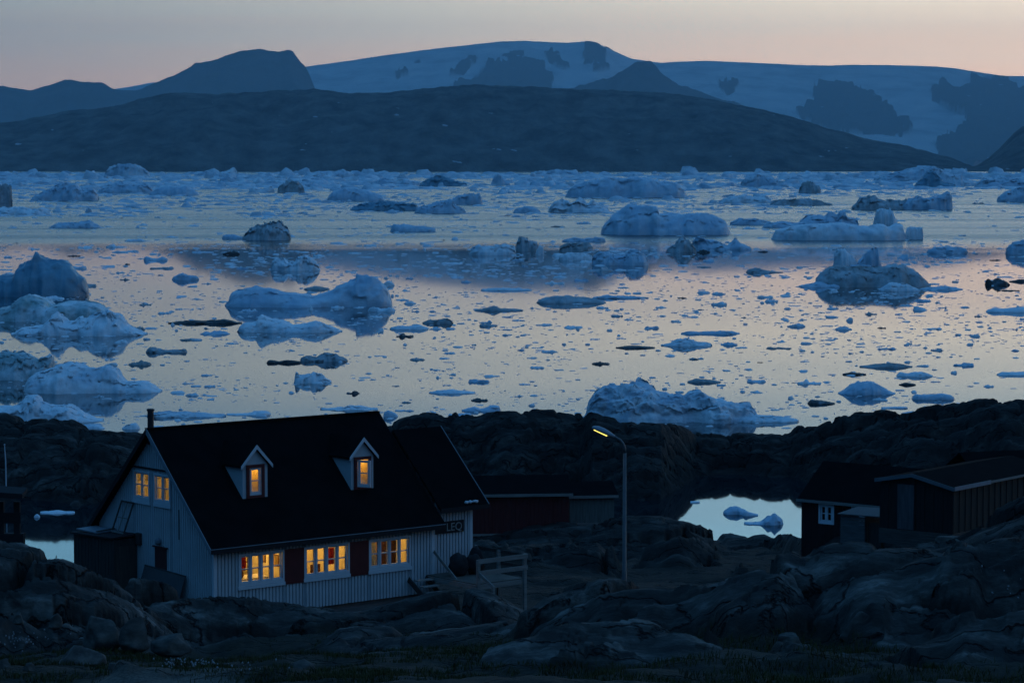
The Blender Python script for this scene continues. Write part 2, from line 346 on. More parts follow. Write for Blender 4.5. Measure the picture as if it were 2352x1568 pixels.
mb = MB(); mb.poly([(-16000, -200, 0), (16000, -200, 0), (16000, 35000, 0), (-16000, 35000, 0)], [(0, 1, 2, 3)])
tag(mb.build('water', m), kind='structure')

# ================================================================== haze
hm = bpy.data.materials.new('air'); hm.use_nodes = True; nt = hm.node_tree; nt.nodes.clear()
ho = nt.nodes.new('ShaderNodeOutputMaterial'); pv = nt.nodes.new('ShaderNodeVolumePrincipled')
pv.inputs['Color'].default_value = (.55, .86, 1.0, 1); pv.inputs['Density'].default_value = HAZE; pv.inputs['Density Attribute'].default_value = ''; pv.inputs['Anisotropy'].default_value = 0.0
L(nt, pv.outputs[0], ho.inputs['Volume'])
if HAZE > 0:
    mb = MB(); mb.box(-17000, 17000, -300, 36000, -14, 1900)
    tag(mb.build('haze', hm), kind='stuff', label='thin blue evening haze over the fjord and the mountains')
# ================================================================== near land
# polished bedrock humps: each is a crest line (point in the photograph -> sight line) at its own distance, with its own slopes
LAYERS = [
 # (points x, y, distance, front slope, back slope, rounding, roughness)
 ('A1', [(-900, 1262, 82), (0, 1283, 82), (80, 1295, 82), (150, 1314, 82), (210, 1341, 82), (270, 1360, 82.5), (330, 1388, 83), (400, 1444, 83), (450, 1500, 83), (520, 1600, 83), (3400, 2600, 83)], .75, .55, 2.0, 1.0),
 ('A2', [(-900, 1420, 88), (120, 1380, 88), (200, 1350, 88), (270, 1350, 88), (330, 1357, 88), (420, 1362, 88), (485, 1367, 88), (560, 1375, 88), (620, 1385, 88), (700, 1400, 87.5), (760, 1425, 87), (840, 1450, 86), (900, 1478, 85), (960, 1525, 84), (1100, 1700, 84), (3400, 2600, 84)], .42, .80, 2.0, .9),
 ('B', [(-900, 2400, 88), (560, 1540, 89), (640, 1482, 89), (700, 1455, 89), (750, 1436, 89), (850, 1411, 89), (940, 1393, 88.5), (1000, 1380, 88), (1050, 1372, 88), (1100, 1373, 88), (1150, 1385, 88), (1200, 1405, 88), (1240, 1432, 88), (1290, 1480, 88), (1400, 1640, 88), (3400, 2600, 88)], .40, .85, 2.0, .8),
 ('B2', [(-900, 2400, 81), (690, 1520, 81), (780, 1444, 81), (830, 1437, 81), (900, 1436, 81), (960, 1458, 81), (1010, 1500, 81), (1100, 1600, 81), (3400, 2600, 81)], .42, .6, 1.4, .7),
 ('C', [(-900, 2400, 78), (760, 1580, 78), (840, 1510, 78), (960, 1470, 78), (1060, 1455, 78), (1150, 1440, 78), (1230, 1420, 77.5), (1290, 1400, 77), (1345, 1385, 76.5), (1380, 1371, 76), (1440, 1364, 76), (1500, 1360, 76), (1560, 1364, 76), (1600, 1353, 76), (1660, 1347, 75.5), (1760, 1345, 75), (1840, 1345, 75), (1870, 1333, 75), (1900, 1320, 75), (1950, 1303, 75), (2000, 1292, 75), (2080, 1280, 75), (2180, 1270, 75), (2250, 1268, 75), (2352, 1262, 75), (3400, 1180, 75)], .52, .9, 2.0, 1.0),
 ('C2', [(-900, 2400, 67), (900, 1700, 67), (1000, 1580, 67), (1100, 1512, 67), (1200, 1476, 67.5), (1300, 1442, 68), (1400, 1433, 68), (1500, 1437, 68), (1560, 1450, 67.5), (1640, 1475, 67), (1700, 1500, 66.5), (1800, 1540, 66), (1900, 1590, 66), (3400, 2600, 66)], .55, .9, 1.5, 1.0),
 ('C3', [(-900, 2400, 66), (1900, 1680, 65), (1980, 1592, 65), (2023, 1564, 65), (2129, 1503, 65.5), (2180, 1456, 66), (2214, 1425, 66), (2300, 1397, 66), (2352, 1387, 66), (3400, 1250, 66)], .50, .9, 1.2, .8),
 ('C5', [(-900, 2400, 64), (1640, 1640, 64), (1720, 1568, 64), (1760, 1523, 64), (1800, 1509, 64), (1860, 1513, 64), (1910, 1541, 64), (1960, 1600, 64), (3400, 2600, 64)], .75, .9, .8, .7),
 ('D', [(-900, 2400, 104), (1960, 1330, 104), (2060, 1276, 104), (2100, 1262, 104), (2150, 1249, 104), (2200, 1235, 104), (2250, 1205, 104), (2300, 1183, 104), (2352, 1165, 104), (2500, 1120, 104), (3400, 1000, 104)], .42, .50, 2.5, 1.0),
 ('E', [(-900, 2400, 150), (700, 1320, 150), (1040, 1242, 150), (1120, 1230, 150), (1200, 1215, 150), (1320, 1197, 150), (1380, 1193, 150), (1440, 1193, 150), (1520, 1200, 150), (1580, 1215, 150), (1640, 1242, 151), (1700, 1290, 152), (3400, 2600, 150)], .33, .45, 3.0, .9),
 ('E2', [(-900, 2400, 126), (900, 1330, 126), (1060, 1264, 126), (1150, 1251, 127), (1250, 1244, 128), (1317, 1241, 128), (1373, 1247, 128), (1400, 1270, 128), (1425, 1306, 127), (1450, 1360, 126), (1600, 1500, 126), (3400, 2600, 126)], .55, .7, 2.2, 1.0),
 ('E3', [(-900, 2400, 132), (1400, 1390, 130), (1440, 1312, 131), (1470, 1286, 132), (1532, 1248, 133), (1562, 1243, 133), (1610, 1262, 133), (1680, 1300, 133), (1800, 1420, 133), (3400, 2600, 133)], .5, .7, 2.2, 1.0),
 ('G', [(-900, 2400, 157), (1540, 1330, 157), (1600, 1262, 157), (1640, 1242, 157), (1700, 1237, 157), (1780, 1235, 156), (1830, 1235, 145), (1880, 1233, 134), (1940, 1231, 128), (2050, 1228, 124), (2200, 1215, 122), (2352, 1195, 122), (3400, 1150, 122)], .22, .55, 2.5, .5),
 ('FL', [(-900, 905, 200), (-300, 935, 198), (0, 951, 195), (50, 955, 195), (100, 967, 194), (160, 975, 193), (230, 988, 192), (310, 992, 193), (360, 1000, 193), (450, 1042, 193), (600, 1160, 193), (700, 1300, 193), (3400, 2600, 193)], .46, .6, 2.5, 2.0),
 ('F', [(-900, 2400, 200), (240, 1300, 200), (345, 1004, 200), (500, 992, 200), (700, 986, 200), (800, 982, 200), (880, 972, 200), (910, 968, 200), (945, 958, 200), (1000, 951, 200), (1050, 945, 200), (1095, 950, 200), (1140, 937, 200), (1200, 935, 200), (1270, 936, 200), (1330, 949, 200), (1362, 962, 194), (1400, 965, 194), (1450, 967, 194), (1520, 971, 194), (1600, 990, 203), (1680, 996, 203), (1760, 991, 203), (1815, 991, 203), (1830, 976, 203), (1900, 971, 200), (1980, 961, 199), (2060, 955, 198), (2130, 945, 197), (2200, 935, 196), (2250, 919, 195), (2300, 912, 194), (2352, 910, 194), (2600, 880, 194), (3400, 840, 194)], .60, .7, 2.6, 2.2),
]
BASE_Y = [-20, 10, 40, 50, 60, 70, 80, 90, 100, 115, 130, 145, 152, 160, 172, 182, 230, 260, 330]
BASE_Z = [21.2, 20.6, 14.9, 12.9, 11.2, 9.75, 8.1, 6.6, 5.7, 4.6, 3.2, 1.5, .5, -.5, -1.6, -2.2, -2.8, -5, -9]
HOUSE_C = np.array([-10.74, 95.0])
def terrain(c, Y, detail=True):
    """height over the ground point X = c * Y, Y; also the kind of ground (0 bedrock .. 1 turf) and which hump"""
    X = c * Y
    z = np.interp(Y, BASE_Y, BASE_Z)
    z = z + .35 * fbm(X / 6.0, Y / 6.0, octv=3, seed=201) * sstep(30, 60, Y) * (1 - sstep(150, 175, Y))
    z = z - 2.2 * (1 - sstep(-.165, -.125, c)) * sstep(98, 118, Y) * (1 - sstep(160, 175, Y))
    best = np.full(Y.shape, -1); rough = np.full(Y.shape, .5); base = z.copy()
    jit = 1.0
    for k, (nm, pts, sf, sb, r, rg) in enumerate(LAYERS):
        p = np.array(pts, float)
        ca, cb = ray(p[:, 0], p[:, 1])
        Yc = np.interp(c, ca, p[:, 2]); s = np.interp(c, ca, cb)
        zr = CAMZ + s * Y
        wob = fbm(c * 60 + 7 * k, Y / 9.0, octv=3, seed=300 + k)
        dy = Y - Yc
        f = np.where(dy < 0, sf, sb) * (1 + .22 * wob)
        drop = f * (np.sqrt(dy * dy + r * r) - r)
        zl = zr - drop
        h = zl - z
        # smooth union
        kk = .18
        zz = np.where(h > 3, zl, np.where(h < -3, z, z + .5 * (h + np.sqrt(h * h + kk))))
        best = np.where(h > 0, k, best); rough = np.where(h > 0, rg, rough)
        z = np.maximum(zz, z)
    over = z - base
    rock = sstep(.12, .5, over + .28 * fbm(X / 2.2, Y / 2.2, octv=4, seed=77))
    rock = np.where(Y > 160, 1.0, rock)
    crack = np.zeros(Y.shape)
    if detail:
        far = sstep(160, 175, Y)
        # joints: worn cracks that split the bedrock into blocks, bedding that runs obliquely, and a fine grain
        a = .55
        u = X * math.cos(a) + Y * math.sin(a); v = -X * math.sin(a) + Y * math.cos(a)
        u = u + .5 * fbm(X / 3, Y / 3, octv=3, seed=88); v = v + .5 * fbm(X / 3 + 5, Y / 3, octv=3, seed=89) + z * 1.1
        f1, f2, cid, rx, ry = worley(u / 5.6, v / 2.4, 90, True)
        til = rx * 5.6 * (((cid * 37.7) % 1) - .5) * .26 + ry * 2.4 * (((cid * 91.3) % 1) - .35) * .42
        edge = f2 - f1
        g1 = -(1 - sstep(0, .085, edge)) * .46 + ((cid - .5) * .55 + til) * sstep(0, .08, edge) - np.clip(.30 - edge, 0, .3) * .5
        crack = (1 - sstep(.02, .085 + .05 * fbm(X / 1.2, Y / 1.2, octv=2, seed=97), edge)) * (1 - far)
        f1, f2, cid, rx, ry = worley(u / 2.3, v / .8, 95, True)
        til2 = rx * 2.3 * (((cid * 53.1) % 1) - .5) * .16 + ry * .8 * (((cid * 17.9) % 1) - .4) * .30
        crack = np.maximum(crack, (1 - sstep(.0, .07, f2 - f1)) * .55 * (vnoise(X / 3, Y / 3, seed=98) > -.1) * (1 - far))
        g2 = -(1 - sstep(0, .07, f2 - f1)) * .07 + ((cid - .5) * .14 + til2) * sstep(0, .08, f2 - f1)
        bed = fbm(u / 5.0, v / .42, octv=4, seed=99, ridged=True) * .035
        gr = fbm(X / .8, Y / .8, octv=4, seed=101) * .025
        sw = fbm(X / 7.5, Y / 7.5, octv=2, seed=103) * .28
        amp = sstep(.1, .9, rock) * (0.75 + .25 * rough)
        z = z + (g1 + g2 + bed + gr) * amp * (1 - far) + sw * (.35 + .65 * rock) * (1 - far)
        # the skerry beyond the lagoon: steep blocky boulders
        f1, f2, cid = worley(X / 5.2 + .3 * fbm(X / 2, Y / 2, octv=3, seed=111), (Y + z * 1.5) / 3.2, 112)
        h1 = -(1 - sstep(0, .2, f2 - f1)) * .7 + (cid - .5) * 1.0 + (.45 - f1) * .7
        f1, f2, cid = worley(X / 1.9, (Y + z) / 1.4, 115)
        h2 = -(1 - sstep(0, .2, f2 - f1)) * .22 + (cid - .5) * .35
        h3 = fbm(X / 2.5, Y / 2.5, octv=4, seed=118) * .25
        lo = np.clip((z + .5) / 1.6, 0, 1)
        z = z + (h1 + h2 + h3) * far * lo * .62
        # turf in the hollows, a loose gravel path at the bottom left
        z = z + (1 - rock) * (fbm(X / .7, Y / .7, octv=4, seed=120) * .05) * (Y < 160)
    # level pads under the buildings
    L_ = np.array([.768, .640]); G_ = np.array([-.640, .768])
    dx, dY = X - HOUSE_C[0], Y - HOUSE_C[1]
    hs, hg = dx * L_[0] + dY * L_[1], dx * G_[0] + dY * G_[1]
    inside = sstep(-2.2, -.3, hs) * (1 - sstep(13, 15, hs)) * sstep(-.9, -.05, hg) * (1 - sstep(8, 10, hg))
    z = np.where(inside > 0, z * (1 - inside) + np.minimum(z, 6.35) * inside, z)
    return z, rock, crack
xs = cols_fan(3.4, -30, 2382, 1100)
cc, _ = ray(xs, xs * 0 + 1300)
Ys = np.concatenate([np.linspace(6, 46, 24)[:-1], np.linspace(46, 57, 22)[:-1], np.arange(57, 104, .17), np.arange(104, 168, .42), np.arange(168, 190, .34), np.arange(190, 214, .30), np.linspace(214, 330, 40)])
Yg = np.repeat(Ys[:, None], len(cc), 1); Cg = np.repeat(cc[None], len(Ys), 0)
Zg, ROCK, CRACK = terrain(Cg, Yg)
def ground_z(X, Y):
    return float(terrain(np.array([[X / Y]]), np.array([[float(Y)]]))[0][0, 0])
m, nt, b = new_mat('bedrock_and_turf')
tc = nt.nodes.new('ShaderNodeTexCoord')
mp = nt.nodes.new('ShaderNodeMapping'); mp.inputs['Rotation'].default_value = (0, 0, -.55); mp.inputs['Scale'].default_value = (.35, 1, .6); L(nt, tc.outputs['Object'], mp.inputs[0])
n1 = N(nt, 'ShaderNodeTexNoise', Scale=.9, Detail=9, Roughness=.68); L(nt, mp.outputs[0], n1.inputs['Vector'])
rk = ramp(nt, n1.outputs['Fac'], [(.30, (.009, .009, .009)), (.45, (.027, .026, .024)), (.55, (.066, .063, .058)), (.66, (.195, .185, .168))])
n4 = N(nt, 'ShaderNodeTexNoise', Scale=.45, Detail=7, Roughness=.7); L(nt, tc.outputs['Object'], n4.inputs['Vector'])
li = ramp(nt, n4.outputs['Fac'], [(.50, (0, 0, 0)), (.62, (1, 1, 1))])
lm = N(nt, 'ShaderNodeMix', data_type='RGBA'); L(nt, li.outputs[0], lm.inputs['Factor']); L(nt, rk.outputs[0], lm.inputs[6]); lm.inputs[7].default_value = (.015, .015, .014, 1)
n2 = N(nt, 'ShaderNodeTexNoise', Scale=2.5, Detail=8, Roughness=.7); L(nt, tc.outputs['Object'], n2.inputs['Vector'])
tf = ramp(nt, n2.outputs['Fac'], [(.32, (.007, .007, .004)), (.48, (.015, .013, .007)), (.60, (.030, .022, .011)), (.72, (.024, .028, .011))])
at = N(nt, 'ShaderNodeAttribute', attribute_name='rock')
mx = N(nt, 'ShaderNodeMix', data_type='RGBA'); L(nt, at.outputs['Fac'], mx.inputs['Factor']); L(nt, tf.outputs[0], mx.inputs[6]); L(nt, lm.outputs[2], mx.inputs[7])
dk = N(nt, 'ShaderNodeAttribute', attribute_name='wet')  # mask of wet rock and of shade painted between the ridges
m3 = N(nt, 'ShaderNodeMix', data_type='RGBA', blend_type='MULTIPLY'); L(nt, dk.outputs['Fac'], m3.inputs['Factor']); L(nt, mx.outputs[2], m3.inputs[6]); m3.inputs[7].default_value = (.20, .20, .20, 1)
gv = N(nt, 'ShaderNodeAttribute', attribute_name='gravel')
gn = N(nt, 'ShaderNodeTexNoise', Scale=14, Detail=6, Roughness=.7); L(nt, tc.outputs['Object'], gn.inputs['Vector'])
gr = ramp(nt, gn.outputs['Fac'], [(.35, (.06, .05, .042)), (.65, (.17, .145, .12))])
m4 = N(nt, 'ShaderNodeMix', data_type='RGBA'); L(nt, gv.outputs['Fac'], m4.inputs['Factor']); L(nt, m3.outputs[2], m4.inputs[6]); L(nt, gr.outputs[0], m4.inputs[7])
ca = N(nt, 'ShaderNodeAttribute', attribute_name='joint')
m5 = N(nt, 'ShaderNodeMix', data_type='RGBA'); L(nt, ca.outputs['Fac'], m5.inputs['Factor']); L(nt, m4.outputs[2], m5.inputs[6]); m5.inputs[7].default_value = (.006, .006, .004, 1)   # moss and black soil in the joints
L(nt, m5.outputs[2], b.inputs['Base Color']); b.inputs['Roughness'].default_value = .85; b.inputs['Specular IOR Level'].default_value = .25
# hairline joints
vm = N(nt, 'ShaderNodeVectorMath', operation='ADD'); dn = N(nt, 'ShaderNodeTexNoise', Scale=.8, Detail=4, Roughness=.6); L(nt, tc.outputs['Object'], dn.inputs['Vector'])
L(nt, mp.outputs[0], vm.inputs[0]); L(nt, dn.outputs['Color'], vm.inputs[1])
vo = N(nt, 'ShaderNodeTexVoronoi', feature='DISTANCE_TO_EDGE', Scale=.62); L(nt, vm.outputs[0], vo.inputs['Vector'])
vr = ramp(nt, vo.outputs['Distance'], [(.0, (0, 0, 0)), (.035, (1, 1, 1))])
dm = N(nt, 'ShaderNodeMix', data_type='RGBA', blend_type='MULTIPLY'); L(nt, at.outputs['Fac'], dm.inputs['Factor']); L(nt, m5.outputs[2], dm.inputs[6]); L(nt, vr.outputs[0], dm.inputs[7]); L(nt, dm.outputs[2], b.inputs['Base Color'])
bn = N(nt, 'ShaderNodeTexNoise', Scale=3.0, Detail=9, Roughness=.72); L(nt, mp.outputs[0], bn.inputs['Vector'])
bp = N(nt, 'ShaderNodeBump', Strength=1.0, Distance=.16); ha = N(nt, 'ShaderNodeMath', operation='ADD'); L(nt, bn.outputs['Fac'], ha.inputs[0]); L(nt, vr.outputs[0], ha.inputs[1]); L(nt, ha.outputs[0], bp.inputs['Height']); L(nt, bp.outputs[0], b.inputs['Normal'])
M_ground = m
Xg = Cg * Yg
# dark wet rock by the water, plus painted shade of the ground between ridges
WET_SHADE = np.clip(sstep(92, 106, Yg) * .80 + (1 - sstep(.2, 1.2, Zg)) * .3 * (Yg > 130), 0, 1) * np.where(Cg < -.1, .8, 1)
GRAVEL = (1 - sstep(61.2, 62.6, Yg + .5 * fbm(Xg / 1.5, Yg / 1.5, octv=3, seed=130))) * (1 - sstep(-.115, -.095, Cg)) * (1 - ROCK)
me = grid_mesh('ground', np.stack([Xg, Yg, Zg], -1), {'joint': CRACK * ROCK * .9, 'rock': ROCK, 'wet': WET_SHADE, 'gravel': GRAVEL})
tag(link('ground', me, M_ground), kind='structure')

# ------------------------------------------------------------------ loose boulders
M_boulder = noise_mat('boulder_stone', [(.32, (.022, .021, .019)), (.50, (.065, .060, .054)), (.70, (.14, .128, .11))], scale=1.6, detail=9, rough=.85, bump=.6, bscale=5, bdist=.06, stretch=(1, 1, 1.6))
def boulder(x0, x1, ytop, ybot, Y, label, seed, flat=1.0, name='boulder', mat=None):
    xm = (x0 + x1) / 2
    X, _, zb = at_Y(xm, ybot, Y); _, _, zt = at_Y(xm, ytop, Y)
    X = float(X); w = (x1 - x0) / FPX * Y / 2; h = max(float(zt - zb) * .80, .12)
    bm = bmesh.new(); bmesh.ops.create_icosphere(bm, subdivisions=4, radius=1)
    co = np.array([v.co[:] for v in bm.verts])
    rr = np.random.default_rng(seed)
    # cut the ball with random planes so that it has worn facets
    for _ in range(9):
        n = rr.normal(size=3); n[2] = abs(n[2]) * .7; n /= np.linalg.norm(n); d = rr.uniform(.55, .85)
        s = co @ n; co = co - np.maximum(s - d, 0)[:, None] * n[None] * .93
    co /= np.array([np.abs(co[:, 0]).max(), np.abs(co[:, 1]).max(), np.abs(co[:, 2]).max()])
    nn = fbm(co[:, 0] * 1.6 + seed, co[:, 1] * 1.6, co[:, 2] * 1.6, octv=5, seed=seed)
    co = co * (1 + .10 * nn[:, None])
    co = co * np.array([w, w * .75 * flat, h])
    co[:, 2] = np.where(co[:, 2] < 0, co[:, 2] * .5, co[:, 2])
    for v, c in zip(bm.verts, co): v.co = c
    me = bpy.data.meshes.new(name); bm.to_mesh(me); bm.free()
    o = link(name, me, mat or M_boulder, smooth=True); o.location = (X, Y + w * .4, float(zb))
    return tag(o, label, 'boulder', 'loose boulders on the turf below the house')
boulder(181, 275, 1390, 1470, 73, 'grey boulder split by cracks, biggest below the left rock hump', 1)
boulder(268, 350, 1405, 1472, 72.5, 'tall grey boulder wedged between the cracked boulder and the pale one', 2)
boulder(343, 442, 1437, 1490, 71, 'long pale boulder tapering to a point, ends the row of three below the hump', 3)
boulder(107, 143, 1396, 1432, 76, 'small upright boulder leaning on the left rock hump', 4)
boulder(26, 55, 1395, 1424, 76, 'small pale boulder beside the frame edge below the left hump', 5)
boulder(125, 242, 1468, 1520, 67, 'wide dark flat boulder in the turf above the gravel path', 6)
boulder(236, 285, 1505, 1545, 64, 'dark leaning boulder at the edge of the gravel path', 7)
boulder(324, 384, 1530, 1560, 62.3, 'smooth rounded boulder beside the white flowers', 8)
boulder(648, 726, 1510, 1546, 64.5, 'low rounded pale boulder alone on dark turf under the house', 9)
boulder(-12, 26, 1506, 1532, 65, 'pale boulder cut by the left frame edge near the path', 10)
boulder(563, 627, 1549, 1570, 62, 'half-buried flat boulder right of the white flowers', 11)
boulder(50, 82, 1520, 1536, 64, 'fist-like small boulder between the path and the dark flat boulder', 12)
boulder(1928, 2056, 1394, 1460, 69.5, 'large pale angular boulder under the right rock ridge', 13)
boulder(2040, 2110, 1400, 1440, 70.5, 'smaller boulder touching the right side of the pale angular boulder', 14)
boulder(1912, 1978, 1488, 1545, 65, 'split pale boulder standing in grass right of the bottom hump', 15)
boulder(1980, 2020, 1505, 1545, 64.6, 'narrow boulder right beside the split pale boulder in grass', 16)
boulder(1780, 1850, 1440, 1475, 69, 'low mossy boulder in the grass below the right ridge', 17)
boulder(2150, 2225, 1222, 1244, 103, 'long grey boulder on the slope beneath the tall shed', 18)
boulder(1640, 1720, 1222, 1240, 161, 'jagged wet boulder on the lagoon beach beside the rounded mound', 19)
boulder(1715, 1790, 1226, 1240, 160.5, 'flat wet boulder on the lagoon beach, middle of the shore', 20)
boulder(1775, 1845, 1224, 1238, 160, 'low wet boulder on the beach against the red hut', 21)
# ================================================================== ice
def ice_mat(name, stops, scale, rough, dirt=None, bump=.5, tint=None):
    m, nt, b = new_mat(name)
    tc = nt.nodes.new('ShaderNodeTexCoord'); oi = nt.nodes.new('ShaderNodeObjectInfo')
    ad = N(nt, 'ShaderNodeVectorMath', operation='ADD'); L(nt, tc.outputs['Object'], ad.inputs[0])
    rv = N(nt, 'ShaderNodeVectorMath', operation='SCALE'); rv.inputs[0].default_value = (91, 37, 53); L(nt, oi.outputs['Random'], rv.inputs['Scale']); L(nt, rv.outputs[0], ad.inputs[1])
    mp = nt.nodes.new('ShaderNodeMapping'); mp.inputs['Scale'].default_value = (1, 1, 1.8); L(nt, ad.outputs[0], mp.inputs[0])
    n = N(nt, 'ShaderNodeTexNoise', Scale=scale, Detail=8, Roughness=.62); L(nt, mp.outputs[0], n.inputs['Vector'])
    r = ramp(nt, n.outputs['Fac'], stops); col = r.outputs[0]
    if dirt:
        n2 = N(nt, 'ShaderNodeTexNoise', Scale=scale * .6, Detail=9, Roughness=.7); L(nt, ad.outputs[0], n2.inputs['Vector'])
        r2 = ramp(nt, n2.outputs['Fac'], [(dirt[0], (0, 0, 0)), (dirt[1], (1, 1, 1))])
        mx = N(nt, 'ShaderNodeMix', data_type='RGBA'); L(nt, r2.outputs[0], mx.inputs['Factor']); L(nt, col, mx.inputs[6]); mx.inputs[7].default_value = (*dirt[2], 1); col = mx.outputs[2]
    L(nt, col, b.inputs['Base Color']); b.inputs['Roughness'].default_value = rough; b.inputs['Specular IOR Level'].default_value = .35
    bn = N(nt, 'ShaderNodeTexNoise', Scale=scale * 4, Detail=7, Roughness=.68); L(nt, ad.outputs[0], bn.inputs['Vector'])
    bp = N(nt, 'ShaderNodeBump', Strength=bump, Distance=.35 / max(scale, .05) * .25); L(nt, bn.outputs['Fac'], bp.inputs['Height']); L(nt, bp.outputs[0], b.inputs['Normal'])
    return m
ICE = {
 'white': ice_mat('white_ice', [(.34, (.58, .68, .77)), (.46, (.74, .81, .86)), (.60, (.87, .90, .93))], .22, .65),
 'blue': ice_mat('blue_ice', [(.36, (.38, .53, .66)), (.52, (.50, .63, .74)), (.66, (.62, .72, .80))], .16, .45),
 'teal': ice_mat('teal_ice', [(.38, (.10, .24, .34)), (.56, (.16, .33, .43)), (.72, (.28, .46, .54))], .10, .35, bump=.25),
 'green': ice_mat('green_ice', [(.36, (.16, .30, .30)), (.50, (.40, .52, .54)), (.62, (.72, .80, .84))], .16, .45),
 'dirty': ice_mat('dirty_ice', [(.36, (.34, .40, .44)), (.55, (.52, .58, .62)), (.68, (.66, .72, .76))], .25, .75, dirt=(.40, .60, (.30, .32, .32))),
 'dark': ice_mat('dark_ice', [(.36, (.012, .013, .014)), (.58, (.05, .055, .06)), (.68, (.24, .30, .35))], .5, .5),
 'rubble': ice_mat('rubble_ice', [(.34, (.40, .50, .60)), (.48, (.62, .70, .77)), (.62, (.84, .88, .91))], .5, .8, dirt=(.60, .70, (.40, .38, .36)), bump=.9),
 'far': ice_mat('far_ice', [(.36, (.36, .50, .62)), (.50, (.60, .70, .78)), (.64, (.84, .89, .92))], .03, .8),
}
LANDMARKS = []   # (x, y, half width, phrase)
def ice_block(name, prof, yw, depth, lump, seed, face=1.0, ridged=False, res=1.0, xpow=3.0, cliff=2.6, rub=False):
    """one berg: its skyline rises from a waterline; the body has its own depth, slopes and broken surface"""
    p = np.array(prof, float)
    x0, x1 = p[0, 0], p[-1, 0]
    xm = (x0 + x1) / 2
    _, Y0, _ = at_z(xm, yw, 0)
    W = (x1 - x0) / FPX * Y0
    D0 = W * depth
    nu = int(np.clip((x1 - x0) / 1.6 * res, 14, 170 * res)); nv = int(np.clip(nu * .45, 10, 44 * res * res))
    u = np.linspace(0, 1, nu); xx = x0 + (x1 - x0) * u
    yy = np.interp(xx, p[:, 0], p[:, 1])
    k = max(1, int(nu / 90)); ker = np.ones(2 * k + 1) / (2 * k + 1)
    yy = np.convolve(np.pad(yy, k, mode='edge'), ker, mode='valid')
    pxj = (yw - yy)
    yy = yy - np.clip(pxj, 0, 14) * .13 * fbm(u * W * (.16 if ridged else .3) + seed, u * 0, octv=3, seed=seed, ridged=True) * (.8 if ridged else .5)
    en = np.clip(np.minimum(u, 1 - u) * 26, 0, 1) ** .6
    yy = yw + 2 - (yw + 2 - yy) * (.25 + .75 * en)
    D = D0 * np.clip(1 - np.abs(2 * u - 1) ** xpow, 0, 1) ** .5 + D0 * .03
    D = D * (1 + .22 * fbm(u * 6 + seed * 1.7, u * 0, octv=3, seed=seed + 1))
    v = np.linspace(-1, 1, nv); v = np.sign(v) * np.abs(v) ** .9
    U, V = np.meshgrid(u, v); 
    Yc = Y0 + D0
    a, b = ray(xx, yy)
    Hh = CAMZ + b * Yc
    Hh = np.maximum(Hh, .02 * W * .3 + .08)
    s = (1 - np.abs(V) ** cliff); s = np.clip(s, 0, 1) ** .75
    X = (a * Yc)[None] + 0 * V
    Yv = Yc + V * D[None] * 1.0
    Yv = Yv + (1 - np.abs(V)) * 0
    n1 = fbm(X / (W * .16) + seed, Yv / (W * .16), octv=5, seed=seed + 2, ridged=ridged)
    Z = Hh[None] * s * (1 + face * .10 * n1 * (np.abs(V) * (1 - np.abs(V)) * 4) )
    hs = max(.45, W * (.10 if ridged else .05))
    n2 = fbm(X / hs, Yv / hs, Z / hs, octv=4, seed=seed + 3)
    n3 = fbm(X / hs + 40, Yv / hs, Z / hs, octv=4, seed=seed + 4)
    wgt = np.clip(s * 3, 0, 1) * np.clip((1 - np.abs(V)) * 6, 0, 1)
    # fracture planes: blocky steps and creases over the faces
    cs_ = max(.6, W * .17)
    f1, f2, cid = worley(X / cs_ + .25 * n2, (Yv * .7 + Z * 1.3) / (cs_ * .8), seed + 31)
    blk = (cid - .5) * sstep(0, .25, f2 - f1) - .35 * (1 - sstep(0, .12, f2 - f1))
    crs = fbm(X / (cs_ * 1.3) + 9, (Yv + Z) / cs_, octv=4, seed=seed + 33, ridged=True)
    Z = Z + lump * Hh[None] * (.17 * blk + .03 * crs) * wgt * np.clip(np.abs(V) * 2.5, .12, 1)
    Yv = Yv + lump * D0 * (.16 * blk + .10 * crs) * np.clip(s * 2, 0, 1) * (V < .4)
    Z = Z + lump * Hh[None] * (.06 if ridged else .08) * n2 * wgt * np.clip(np.abs(V) * 3, .25, 1)
    if ridged:
        f1, f2, cid = worley(X / (hs * 1.6), Yv / (hs * 1.6) + Z / (hs * 1.6), seed + 6)
        Z = Z + wgt * lump * Hh[None] * (.16 * (.45 - f1 ** 1.5))
    Yv = Yv + lump * D0 * .10 * n3 * s
    X = X + lump * W * .010 * fbm(X / hs, Yv / hs, Z / hs + 7, octv=3, seed=seed + 5)
    if rub:
        for c_, a_ in ((1.1, .34), (.45, .15)):
            f1, f2, cid = worley(X / c_, (Yv * .6 + Z * 1.2) / c_, seed + int(c_ * 50))
            k_ = (.55 - f1) * a_ * wgt; Z = Z + k_ * np.clip(np.abs(V) * 2, .25, 1); Yv = Yv - k_ * 1.6 * (V < .3)
    # below the waterline
    Z[0] = -.4 - .05 * W * .1; Z[-1] = -.4; Z[:, 0] = np.minimum(Z[:, 0], -.2); Z[:, -1] = np.minimum(Z[:, -1], -.2)
    org = np.array([float(np.mean(a) * Yc), Yc, 0.0])
    Vv = np.stack([X, Yv, Z], -1) - org
    return grid_mesh(name, Vv), org
